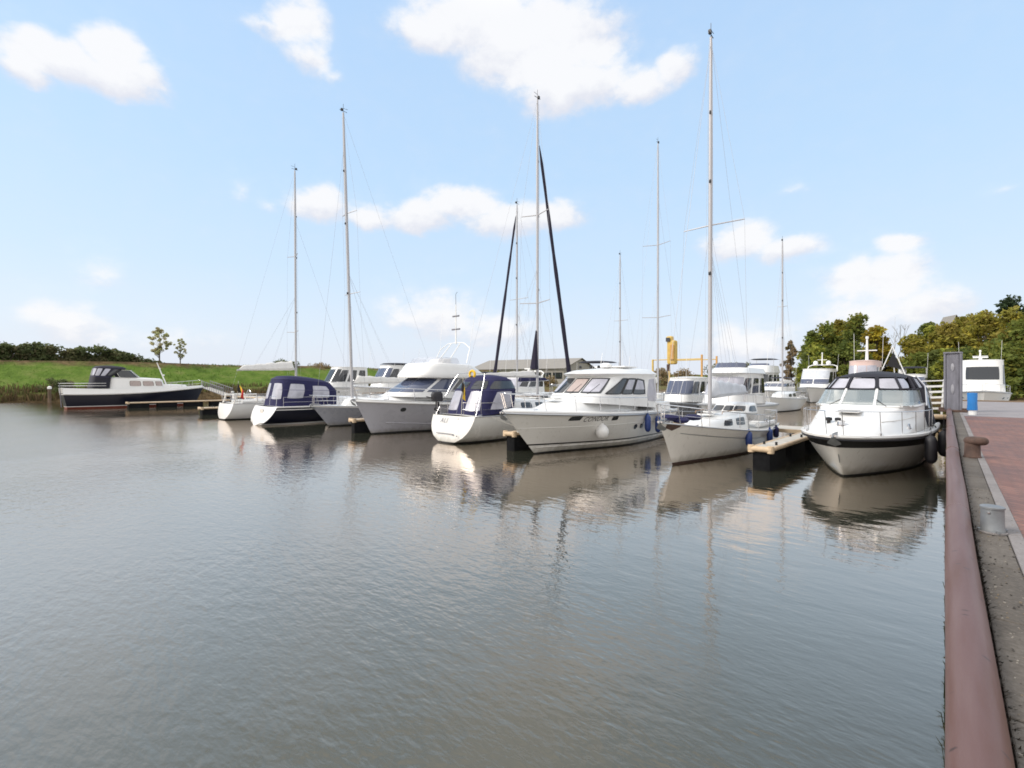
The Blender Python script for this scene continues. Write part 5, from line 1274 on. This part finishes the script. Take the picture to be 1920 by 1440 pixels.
for x in (2.3, 3.3, 4.3, 9.2, 9.8):
    for s in (1, -1): hull_panel(h1, b1, M['black'], s, x-.14, x+.14, h1.sheer(x/12.2)-.30, h1.sheer(x/12.2)-.20, rnd_=.2, name='freeing_port')
k1 = Cab([(1.6, 1.7, 3.3, 8.4, 1.35, 4.5, .1), (3.0, 2.85, 3.4, 8.1, 1.25, 4.5, .1), (3.14, 2.98, 3.5, 7.9, 1.1, 4, .1)]); kb = k1.build(b1, M['white'], 'cabin', .06)
for a, b_ in ((.36, .56), (.59, .79), (.82, .95)):
    for sg in ('port', 'star'):
        w_ = k1.pane(kb, M['glass'], sg, ((a, .42), (b_, .42), (b_, .86), (a, .86)), .012, 'window', frame=M['cream']); k1.pane(w_, M['curtain'], sg, ((a+.01, .44), (b_-.01, .44), (b_-.01, .84), (a+.01, .84)), .016, 'curtain')
k2 = Cab([(1.9, 2.0, 7.8, 10.6, 1.0, 3.4, .2), (2.35, 2.3, 7.8, 10.3, .9, 3.4, .2)]); k2.build(b1, M['white'], 'fore_cabin', .06)
canopy(b1, [(2.0, 2.0, 2.0, 3.6, 1.4, 4, 0), (3.2, 3.1, 2.2, 3.7, 1.36, 4, 0), (4.1, 4.0, 2.4, 5.0, 1.2, 3.6, 0), (4.24, 4.16, 2.6, 4.8, 1.0, 3.4, 0)], M['blackcanvas'],
    [('star', ((.1, 1.1), (.28, 1.1), (.24, 1.9), (.1, 1.9)), PW), ('star', ((.34, 1.1), (.56, 1.1), (.5, 1.9), (.32, 1.9)), PW), ('star', ((.62, 1.2), (.85, 1.2), (.85, 1.85), (.6, 1.85)), M['glass']), ('back', ((-.8, 1.1), (-.05, 1.1), (-.05, 1.9), (-.8, 1.9)), PW), ('back', ((.05, 1.1), (.8, 1.1), (.8, 1.9), (.05, 1.9)), PW)])
wc = Cab([(3.05, 3.05, 3.5, 6.2, 1.2, 4, .05), (3.85, 3.85, 3.4, 5.4, 1.1, 4, .05)])
for a, b_ in ((-.9, -.05), (.05, .9)): wc.pane(b1, M['wsglass'], 'front', ((a, 0), (b_, 0), (b_, 1), (a, 1)), 0, 'windscreen_pane', depth=.012, frame=M['cream'])
for sg in ('port', 'star'): wc.pane(b1, M['glass'], sg, ((.3, 0), (.95, 0), (.9, 1), (.3, 1)), 0, 'side_screen', depth=.012, frame=M['cream'])
mb = MB()
for z in (2.25, 2.5):
    mb.tube([(3.2, -1.5, z), (.4, -1.45, z), (-.1, -1.1, z), (-.2, 0, z), (-.1, 1.1, z), (.4, 1.45, z), (3.2, 1.5, z)], .02, 6)
mb.build('stern_rail', M['white'], b1)
mm = MB().tube([(8.6, 0, 2.2), (7.7, 0, 4.75)], [.07, .04], 8).build('mast', M['white'], b1); MB().tube([(7.95, .4, 4.1), (7.95, -.4, 4.1)], .03, 6).build('crosstree', M['white'], mm); MB().lathe([(0, 0), (.12, 0), (.12, .12), (0, .15)], (8.3, 0, 3.3), 10).build('lamp', M['white'], mm)
MB().tube([(-.05, -.9, .2), (-.2, -1.0, 2.4)], .04, 6).build('boarding_ladder', M['greysteel'], b1)
h1.rail(b1, M['steel'], .72, .985, .75, .1, .014, 4)

# ---------------- motor boats of the rows behind
def back_motor(label, X, Y, L, B, rot=SOUTH, fly=True, zb=1.7, cabz=2.9, flyz=3.7, glass='glass', top='white', hullm='white', radar=True, domes=0, bimini=None, arch=None, mastz=0, cab=(.16, .72), name='motor_yacht', boot='darkboot', wsh=1.0, covers=False, onewin=False):
    p = thing(name, label, 'motor boat', (X, Y, 0), rot, 'motor cruisers moored in the marina')
    h = Hull(L, B, zb, zb*.8, tw=.9, sag=.02, draft=.5, rake=L*.13, trake=.05, pb=2.3, qb=.82, em=.2, eb=.92)
    hullset(h, p, M[hullm], M[boot]); h.deck(p, M['white'], .1); h.rubrail(p, M['alu'], .04, -.08)
    x0, x1 = L*cab[0], L*cab[1]; z0 = zb*.82
    Cab([(z0, z0+.15, x0, L*.9, B*.4, 2.6, .35), (z0+.5, z0+.3, x0, L*.82, B*.36, 2.6, .35)]).build(p, M['white'], 'foredeck_trunk', .08)
    c = Cab([(z0, z0+.2, x0, x1+L*.06, B*.42, 4, .08), (z0+.62, z0+.62, x0+.05, x1+L*.04, B*.41, 4, .08), (cabz-.12, cabz-.12, x0+.2, x1-L*.06*wsh, B*.38, 4, .06), (cabz, cabz, x0+.2, x1-L*.055*wsh, B*.39, 3.6, .06)])
    o = c.build(p, M[top], 'cabin', .08)
    for a, b_ in ((-.74, .74),) if onewin else (((-.9, -.03), (.03, .9)) if covers else ((-.9, -.33), (-.3, .3), (.33, .9))):
        lo, hi = (1.28, 1.78) if onewin else ((1.42, 1.94) if covers else (1.06, 1.9))
        c.pane(o, M['greycanvas'] if covers else M[glass], 'front', ((a, lo), (b_, lo), (b_, hi), (a, hi)), .014, 'windscreen_pane', rnd_=.08)
        if covers: c.pane(o, M['bluegl'], 'front', ((a, 1.04), (b_, 1.04), (b_, 1.36), (a, 1.36)), .014, 'lower_window', rnd_=.12)
    for sg in ('port', 'star'):
        for a, b_ in ((.15, .38), (.42, .64), (.68, .9)): c.pane(o, M['glass'], sg, ((a, 1.1), (b_, 1.1), (b_-.04, 1.85), (a, 1.85)), .014, 'side_window', rnd_=.15)
    zt = cabz
    if fly:
        f = Cab([(cabz-.02, cabz, x0-.4, x1-L*.02, B*.42, 3.4, .08), (flyz, flyz+.05, x0, x1-L*.1, B*.38, 3.2, .1)]); f.build(p, M[top], 'flybridge', 0, angle=55)
        g = Cab([(flyz, flyz+.04, x0+.8, x1-L*.1, B*.36, 3, .1), (flyz+.35, flyz+.35, x0+1, x1-L*.13, B*.34, 3, .1)])
        g.pane(p, M['bluegl'], 'front', ((-.92, 0), (.92, 0), (.9, 1), (-.9, 1)), .0, 'flybridge_screen', depth=.012)
        zt = flyz
    if arch:
        mb = MB(); xa = x0+.6; mb.tube([(xa+.6, B*.38, zt-.3), (xa, B*.36, arch-.2), (xa-.05, B*.25, arch), (xa-.05, -B*.25, arch), (xa, -B*.36, arch-.2), (xa+.6, -B*.38, zt-.3)], .07, 8); mb.build('radar_arch', M['white'], p); zt2 = arch
    else: zt2 = zt + .1
    if bimini:
        Cab([(bimini-.1, bimini-.12, x0+.3, x0+L*.34, B*.38, 3.4, 0), (bimini, bimini, x0+.5, x0+L*.32, B*.3, 3, 0)]).build(p, M['blackcanvas'], 'bimini', .06)
        for xx in (x0+.6, x0+L*.3):
            for s in (1, -1): MB().tube([(xx, s*B*.36, zt-.2), (xx, s*B*.35, bimini-.05)], .02, 5).build('bimini_pole', M['steel'], p)
    xa = x0+1.0
    for i in range(domes):
        MB().lathe([(0, 0), (.2, 0), (.28, .12), (.3, .3), (.22, .5), (0, .6)], (xa, (-.75, .75, 0)[i], zt2-.02), 14).build('radar_dome', M['white'], p)
    if radar: MB().box((xa+.4, 0, zt2+.22), (.14, 1.1, .12)).build('radar_scanner', M['white'], p, bevel=.04); MB().lathe([(0, 0), (.16, 0), (.12, .2), (0, .22)], (xa+.4, 0, zt2-.02), 10).build('radar_base', M['white'], p)
    if mastz:
        mm = MB().tube([(xa, 0, zt2-.1), (xa-.15, 0, mastz)], [.10, .05], 8).build('signal_mast', M['white'], p)
        MB().tube([(xa-.1, .55, zt2+.45*(mastz-zt2)), (xa-.1, -.55, zt2+.45*(mastz-zt2))], .04, 6).build('crosstree', M['white'], mm); MB().lathe([(0, 0), (.09, 0), (.09, .16), (0, .18)], (xa-.15, 0, mastz), 8).build('lamp', M['white'], mm)
    for s in (1, -1): MB().tube([(x0+.3, s*B*.36, zt-.2), (x0+.1, s*B*.38, zt+2.0)], .012, 4).build('aerial', M['white'], p)
    h.rail(p, M['steel'], .4, .985, .62, .1, .018, 5, False, sub=False)
    for x in (.62, .72):
        for s in (1, -1): hull_panel(h, p, M['glass'], s, L*x-.16, L*x+.16, zb*.58, zb*.58+.16, rnd_=.6)
    return p
back_motor('white motor yacht with a slanted dark windscreen, behind the slate sailing boat', -57.5, 37.0, 11, 3.8, zb=2.2, cabz=4.5, fly=False, glass='glass', cab=(.2, .66), radar=False)
back_motor('white motor yacht with tinted windscreen and a raised arch, left of the grey flybridge cruiser', -47.5, 38.5, 11.5, 4.0, zb=2.2, cabz=4.5, fly=False, glass='bluegl', arch=4.7, cab=(.3, .7), bimini=4.75, radar=False)
back_motor('white motor yacht with a bluish windscreen just left of the white cruiser bearing a name', -21.5, 38.0, 10, 3.6, zb=1.9, cabz=3.3, fly=False, glass='bluegl', radar=True, bimini=4.35)
back_motor('flybridge boat with grey curtained windows behind the cream sailing boat', -10.2, 37.8, 10.5, 3.2, zb=1.5, cabz=3.25, flyz=3.55, glass='fog', domes=0, radar=False)
back_motor('small white cruiser with a dark hull bottom behind the name bearing cruiser', -14.3, 39.2, 8.0, 2.8, zb=1.35, cabz=3.0, fly=False, glass='bluegl', radar=False, boot='darkboot', hullm='slate')
back_motor('white sports boat with a low dark bimini in open water beyond the cream boat', -15.2, 70.0, 9.5, 3.4, zb=1.7, cabz=2.6, fly=False, glass='bluegl', bimini=3.15, radar=False, name='sports_boat')
back_motor('large flybridge yacht with a dark window band beside the narrow poplar', -20.3, 84, 14, 4.6, zb=2.2, cabz=3.9, flyz=4.9, bimini=6.0, radar=False)
back_motor('large white yacht with covered windscreen and two white radar domes', -12.6, 80.0, 12, 4.6, zb=2.0, cabz=4.3, fly=False, arch=4.9, domes=2, mastz=6.4, radar=False, covers=True, wsh=1.6)
back_motor('tall motor yacht with a faded pink wheelhouse and a white signal mast', -4.0, 43.0, 9.0, 2.15, zb=1.8, cabz=4.05, fly=False, top='pink', glass='fog', mastz=5.6, radar=False, cab=(.2, .6), wsh=.35)
back_motor('white boat with a dark canopy roof behind the white railing', -2.3, 60.0, 8.5, 2.7, zb=2.0, cabz=3.3, fly=False, glass='bluegl', bimini=4.0, domes=1, radar=False)
back_motor('white wheelhouse motor boat with a wide dark window, lying just beyond the quay end', 2.45, 69.0, 10, 4.1, zb=1.9, cabz=4.7, fly=False, glass='glass', radar=True, mastz=5.6, cab=(.2, .66), wsh=.2, onewin=True)

back_motor('small white cabin boat with a navy bimini, beyond the bow of the slate sailing boat', -34.5, 38.5, 8.5, 3.0, zb=1.7, cabz=3.0, fly=False, glass='glass', bimini=3.6, radar=False, cab=(.25, .68))
back_motor('white cruiser with pale curtains showing between the navy canopy and the leaning dark sail', -30.3, 39.5, 9.5, 3.3, zb=1.8, cabz=3.2, fly=False, glass='fog', arch=3.7, radar=True, cab=(.2, .66))
# folded A-frame on a work boat
af = thing('work_boat', 'small work boat carrying a white A-frame with a black triangular sail', 'work boat', (-3.05, 49.5, 0), SOUTH)
ha = Hull(6.5, 2.3, 1.5, 1.2, pb=2.2); hullset(ha, af, M['white'], M['darkboot']); ha.deck(af, M['deckgrey'])
Cab([(1.2, 1.25, 1.6, 4.2, .8, 4, .05), (2.9, 2.8, 1.7, 3.9, .75, 4, .05)]).build(af, M['white'], 'wheelhouse', .06)
for a, b_ in (((3.2, .95, 2.7), (3.0, 0, 5.35)), ((3.2, -.95, 2.7), (3.0, 0, 5.35)), ((2.2, 0.1, 2.8), (3.0, 0, 5.35))): MB().tube([a, b_], .035, 6).build('frame_leg', M['white'], af)
MB().poly([(3.05, .05, 4.95), (3.15, -.35, 3.9), (3.1, .55, 3.6)]).poly([(3.0, .05, 4.95), (3.1, -.35, 3.9), (3.05, .55, 3.6)]).build('triangular_sail', M['blkc'], af)
MB().tube([(3.0, .1, 5.3), (2.9, .15, 7.6)], .012, 4).build('aerial', M['alu'], af)
# ================================================================== pontoons
def bumper(mb, a, b, r=.07): 
    mb.tube([a, Vector(a).lerp(Vector(b), .03), Vector(a).lerp(Vector(b), .97), b], [r*.7, r, r, r*.7], 10)
def finger(label, X, y0, y1, w, z=.55, skew=0.0):
    p = thing('pontoon_finger', label, 'pontoon', (X, y0, 0), math.atan2(-skew, y1-y0), 'pontoon fingers between the boats')
    L = y1-y0
    MB().box((0, L/2+.2, z-.06), (w-.1, L-.3, .08)).build('deck_boards', M['pontdeck'], p, smooth=False, bevel=.01)
    mb = MB()
    for s in (1, -1): bumper(mb, (s*w/2, .1, z-.07), (s*w/2, L, z-.07))
    mb.build('edge_beam', M['beam'], p)
    mb = MB(); bumper(mb, (-w/2-.06, .06, z-.07), (w/2+.06, .06, z-.07), .09); mb.build('end_beam', M['beam'], p)
    for s in (1, -1): MB().lathe([(0, -.11), (.1, -.11), (.11, 0), (.1, .11), (0, .11)], (s*w/2, .08, z-.07), 12).build('corner_cap', M['beam'], p)
    yy = .1; 
    while yy < L-1.2:
        MB().box((0, yy+.85, .12), (w*.92, 1.7, .3+z*.8)).build('float', M['float'], p, bevel=.05); yy += 2.4
    for yy in (1.0, 4.0, 7.0):
        if yy < L-1:
            for s in (1, -1): MB().lathe([(0, 0), (.04, 0), (.035, .08), (.05, .1), (0, .11)], (s*(w/2-.1), yy, z-.02), 8).build('mooring_pin', M['black'], p)
    return p
finger('nearest pontoon finger, between the cream sailing boat and the sports cruiser', -4.28, 16.2, 25.0, .56, .74, .35)
finger('pontoon finger under the bow of the white cruiser with a name', -12.95, 14.2, 25.0, .5, .74, .5)
finger('pontoon finger at the bow of the grey flybridge cruiser', -23.55, 13.4, 25.0, .5, .74, 1.6)
finger('pontoon finger left of the small white sailing boat, end nearest the open water', -44.9, 12.2, 25.0, .8, .6)
finger('long pontoon finger alongside the navy motor cruiser', -60.9, 10.2, 25.0, .8, .6)
pm = thing('pontoon_walkway', 'main pontoon walkway running behind the moored boats', 'pontoon', (-42, 26, 0))
MB().box((0, 0, .5), (80, 1.8, .1)).build('deck_boards', M['pontdeck'], pm, smooth=False, bevel=.01)
mb = MB(); mb.box((0, -.93, .47), (80, .08, .16)); mb.box((0, .93, .47), (80, .08, .16)); mb.build('edge_beam', M['beam'], pm, smooth=False)
for i in range(20): MB().box((-38+4*i, 0, .08), (2.6, 1.6, .66)).build('float', M['float'], pm, bevel=.05)
# service pedestals
def pedestal(label, X, Y):
    p = thing('service_pedestal', label, 'pedestal', (X, Y, .58)); MB().lathe([(0, 0), (.15, 0), (.13, .06), (.12, .95), (.15, 1.0), (.14, 1.12), (0, 1.2)], n=10).build('body', M['greysteel'], p); MB().lathe([(0, 0), (.12, 0), (.12, .1), (0, .12)], (0, 0, 1.19), 10).build('lamp', M['white'], p); MB().box((0, -.13, .6), (.14, .06, .3)).build('socket_panel', M['black'], p)
pedestal('grey service pedestal beside the small white sailing boat', -44.8, 14.6)
pedestal('grey service pedestal on the pontoon behind the slate sailing boat', -33.8, 25.8)
# gangway from the pontoon to the dyke
gw = thing('gangway', 'pale lattice gangway between the far pontoon and the grass dyke', 'gangway', (-76.0, 24.2, .6))
mb = MB(); mb.box((-5, 0, .55), (10.2, 1.2, .08), 0, Matrix.Rotation(R(6), 3, 'Y')); mb.build('walking_deck', M['pontdeck'], gw, smooth=False)
for s in (-.6, .6):
    mb = MB(); mb.tube([(0, s, 1.05), (-10, s, 2.1)], .045, 6); mb.tube([(0, s, .05), (-10, s, 1.1)], .045, 6)
    for i in range(11): x = -i; mb.tube([(x, s, .05+.105*i), (x, s, 1.05+.105*i)], .025, 5); 
    for i in range(10): mb.tube([(-i, s, .05+.105*i), (-i-1, s, 1.155+.105*i)], .02, 5)
    mb.build('side_rail', M['greysteel'], gw)
# ramp railing by the steel column
rg = thing('ramp_railing', 'white slatted railing of the access ramp beside the steel column', 'railing', (-.95, 41.5, 0), R(20))
for i in range(6):
    z = .95+.36*i; mb = MB(); mb.box((-.05+.02*i, 0, z), (1.75, .05, .13 if i < 5 else .07), 0, Matrix.Rotation(R(-2.5), 3, 'Y')); mb.build('rail', M['whitefend'], rg, smooth=False, bevel=.008)
for x in (-.78, .82):
    mb = MB(); mb.box((x, .04, 1.65), (.09, .06, 2.4), 0, Matrix.Rotation(R(3 if x > 0 else 0), 3, 'Y')); mb.build('post', M['whitefend'], rg, smooth=False, bevel=.008)
MB().box((0, .1, .5), (1.9, 1.6, .12)).build('landing_deck', M['pontdeck'], rg, smooth=False, bevel=.02)
mb = MB(); bumper(mb, (-1.0, -.75, .48), (1.0, -.75, .48), .15); mb.build('edge_beam', M['beam'], rg)
MB().box((0, .1, .1), (1.7, 1.4, .7)).build('float', M['float'], rg, bevel=.05)

# ================================================================== boat hoist
X0, X1, Yh = along_x(1224, 70), along_x(1316, 70), 70
hz = thing('boat_hoist', 'yellow travelling boat hoist with an orange cab standing on the far side', 'crane', (0, Yh, 0))
mb = MB()
for x in (X0, X1):
    pass
for x, mm, zt in ((X0, M['yellow'], 6.0), (X1, M['orange'], 6.5)):
    for dy in (0, 6): MB().box((x, dy, zt/2), (.24, .24, zt)).build('leg', mm, hz, smooth=False, bevel=.03)
for dy, z in ((0, 5.9), (6, 6.0)): MB().box(((X0+X1)/2, dy, z), (X1-X0-.34, .12, .14)).build('cross_beam', M['yellow'], hz, smooth=False, bevel=.03)
for x in (X0, X1): MB().box((x, 3, .45), (.9, 7.5, .7)).build('wheel_truck', M['greysteel'], hz, smooth=False, bevel=.05)
cx = along_x(1259, 70)
mb = MB(); mb.box((cx, .3, 7.0), (1.3, 1.2, 3.6)); mb.box((cx-.35, .3, 9.0), (1.0, 1.0, .9)); mb.build('machine_tower', M['yellow'], hz, smooth=False, bevel=.25)
mb = MB(); mb.box((cx+.25, -.42, 7.0), (.62, .2, 2.3)); mb.build('engine_door', M['orange'], hz, smooth=False, bevel=.08)
MB().box((cx-.4, -.36, 8.9), (.6, .15, .6)).build('cab_window', M['glass'], hz, smooth=False)
mb = MB(); mb.tube([(cx-.5, 0, 5.2), (cx-.5, 0, 4.2)], .25, 8); mb.build('hook_block', M['rust'], hz)

# ================================================================== fenders, ropes, flags and loose gear
def fender(label, loc, r, L, m, group=None, cat='fender', up=.5, cap=None):
    p = thing('fender', label, cat, loc, 0, group)
    MB().lathe([(0, -L/2), (r*.35, -L/2), (r*.75, -L*.44), (r, -L*.32), (r, L*.32), (r*.75, L*.44), (r*.35, L/2), (0, L/2)], n=16).build('body', m, p)
    MB().lathe([(0, L/2-.01), (r*.33, L/2-.01), (r*.28, L/2+.07), (0, L/2+.08)], n=8).build('eye', cap or m, p)
    MB().tube([(0, 0, L/2+.05), (0, -.01, L/2+up*.5), (0, .02, L/2+up)], .009, 4).build('rope', M['rope'], p)
    return p
def w9p(x, y, z):   # sports cruiser local to world
    a = SOUTH - R(3.6); return (-1.72 + x*math.cos(a)-y*math.sin(a), 25.2 + x*math.sin(a)+y*math.cos(a), z)
fender('dark fender hanging nearer the bow on the quay side of the sports cruiser', w9p(6.1, 1.76, .74), .15, .82, M['rubber'], 'dark fenders of the sports cruiser')
fender('dark fender hanging farther aft on the quay side of the sports cruiser', w9p(4.2, 1.92, .76), .15, .82, M['rubber'], 'dark fenders of the sports cruiser')
bq = thing('fender', 'round white ball fender on the side of the white cruiser', 'fender', tuple((h7.pt(6.7, .78, 1, .25).y - 11.65, 23.3-6.7, .75)))
MB().lathe([(0, -.27), (.12, -.25), (.22, -.15), (.26, 0), (.235, .13), (.15, .25), (.06, .31), (.05, .36), (0, .37)], n=20).build('body', M['whitefend'], bq)
MB().tube([(0, 0, .35), (-.02, 0, .7), (-.12, .02, .98)], .008, 4).build('rope', M['rope'], bq)
fender('blue fender on the white cruiser, left of the pair by the cream boat\'s bow', (-9.72, 19.7, .92), .13, .75, M['bluefend'], 'blue fenders')
fender('blue fender on the white cruiser, right of the pair by the cream boat\'s bow', (-9.72, 20.7, .82), .13, .75, M['bluefend'], 'blue fenders')
def w8(x, off=.14, z=.7): q = h8.pt(x, max(.2, z), 1, off); return (-6.75+q.y, 24.95-q.x, z)
fender('blue fender on the cream sailing boat, nearest to its bow, above the finger end', w8(6.1, .13, .68), .115, .54, M['bluefend'], 'blue fenders')
fender('blue fender on the cream sailing boat, middle of three along the finger', w8(3.9, .13, .62), .11, .5, M['bluefend'], 'blue fenders')
fender('navy fender on the cream sailing boat, closest to its stern', w8(2.6, .13, .64), .11, .45, M['canvas'], 'blue fenders')
q = h3.pt(3.2, .55, -1, .16); fender('long white fender on the side of the navy sailing boat', (-32.1-q.y, 12.4+q.x, .68), .14, .95, M['whitefend'], None, cap=M['blkc'])
q = h6.pt(4.6, .6, -1, .14); fender('white fender hanging on the shaded side of the white canopied sailing boat', (-16.6-q.y, 14.5+q.x, .6), .11, .6, M['whitefend'])

def rope(label, pts, m=None, r=.014, sag=.25):
    out = []
    for a, b in zip(pts[:-1], pts[1:]):
        a, b = Vector(a), Vector(b)
        for i in range(9): t = i/8; out.append(a.lerp(b, t) - Vector((0, 0, sag*4*t*(1-t))))
    o = MB().tube(out, r, 6).build('mooring_line', m or M['rope']); return tag(o, label, 'rope', 'mooring lines')
rope('black mooring line from the sports cruiser to the quay wall', [w9p(3.0, 1.62, 1.22), (.02, 24.2, 1.05)], None, .022, .3)
rope('dark mooring line from the white cruiser\'s bow to the finger pontoon', [(-12.2, 13.6, 1.55), (-12.95, 15.2, .62)], None, .013, .1)
rope('dark mooring line from the grey cruiser\'s bow to its finger', [(-23.0, 14.2, 1.6), (-24.6, 14.4, .65)], None, .013, .12)
rope('pale mooring line from the white canopied sailing boat to the finger', [(-15.1, 15.4, 1.2), (-13.4, 16.5, .65)], M['paleRope'], .012, .12)
# flags
def flag(label, loc, rotz, cols, hgt=1.5, w=.62, dr=.75, drop=1.0):
    p = thing('flag', label, 'flag', loc, rotz); MB().tube([(0, 0, 0), (-.15, 0, hgt)], .016, 6).build('flag_staff', M['paleRope'], p)
    k = len(cols)
    for c, m in enumerate(cols):
        rows = []
        for i in range(7):
            u = (c + i/6)/k; row = []
            for j in range(8):
                v = j/7; row.append((-.15-.35*u*w + .05*math.sin(5*u+3*v), .06*math.sin(9*u+2*v)*(.4+v), hgt-.08-drop*u*dr*.9-v*drop*.62))
            rows.append(row)
        MB().grid(rows).build('cloth_stripe', m, p, weld=0)
    return p
flag('black, yellow and red flag drooping from the stern of the small white sailing boat', (-36.9, 12.3, 1.15), R(200), [M['blkc'], M['yelc'], M['redc']], 1.6, 1.3, .7, 1.0)
flag('furled black and yellow flag at the stern of the white sailing boat with navy canopy', (-15.95, 14.4, 1.2), R(170), [M['blkc'], M['yelc']], 1.75, .35, .55, .9)
lb = thing('lifebuoy', 'yellow horseshoe lifebuoy above the navy canopy', 'lifebuoy', (-16.2, 15.3, 2.98), 0)
mb = MB(); mb.tube([(.17*math.cos(a), 0, .1+.15*math.sin(a)) for a in [R(-50)+R(280)*i/16 for i in range(17)]], .055, 8); mb.build('foam_ring', M['yelc'], lb); MB().tube([(-.17, 0, 0), (.17, 0, 0)], .03, 6).build('strap', M['rust'], lb)
om = thing('outboard_motor', 'black outboard motor clamped on the stern rail of the white canopied sailing boat', 'outboard motor', (-18.05, 14.75, 1.25), R(-100))
Cab([(.55, .55, -.28, .28, .17, 3, .1), (.9, .88, -.27, .3, .18, 3, .1), (1.0, .98, -.2, .24, .14, 3, .1)]).build(om, M['rubber'], 'cowling', .04)
mb = MB(); mb.box((-.02, 0, .18), (.16, .1, .8)); mb.box((-.05, 0, -.28), (.36, .06, .05)); mb.lathe([(0, -.16), (.05, -.14), (.06, 0), (.03, .14), (0, .16)], (-.03, 0, -.42), 8, axis=Matrix.Rotation(R(90), 3, 'Y')); mb.build('drive_leg', M['rubber'], om, smooth=False)
mb = MB(); mb.tube([(.2, 0, .7), (.6, .05, .78)], .025, 6); mb.build('tiller', M['rubber'], om)
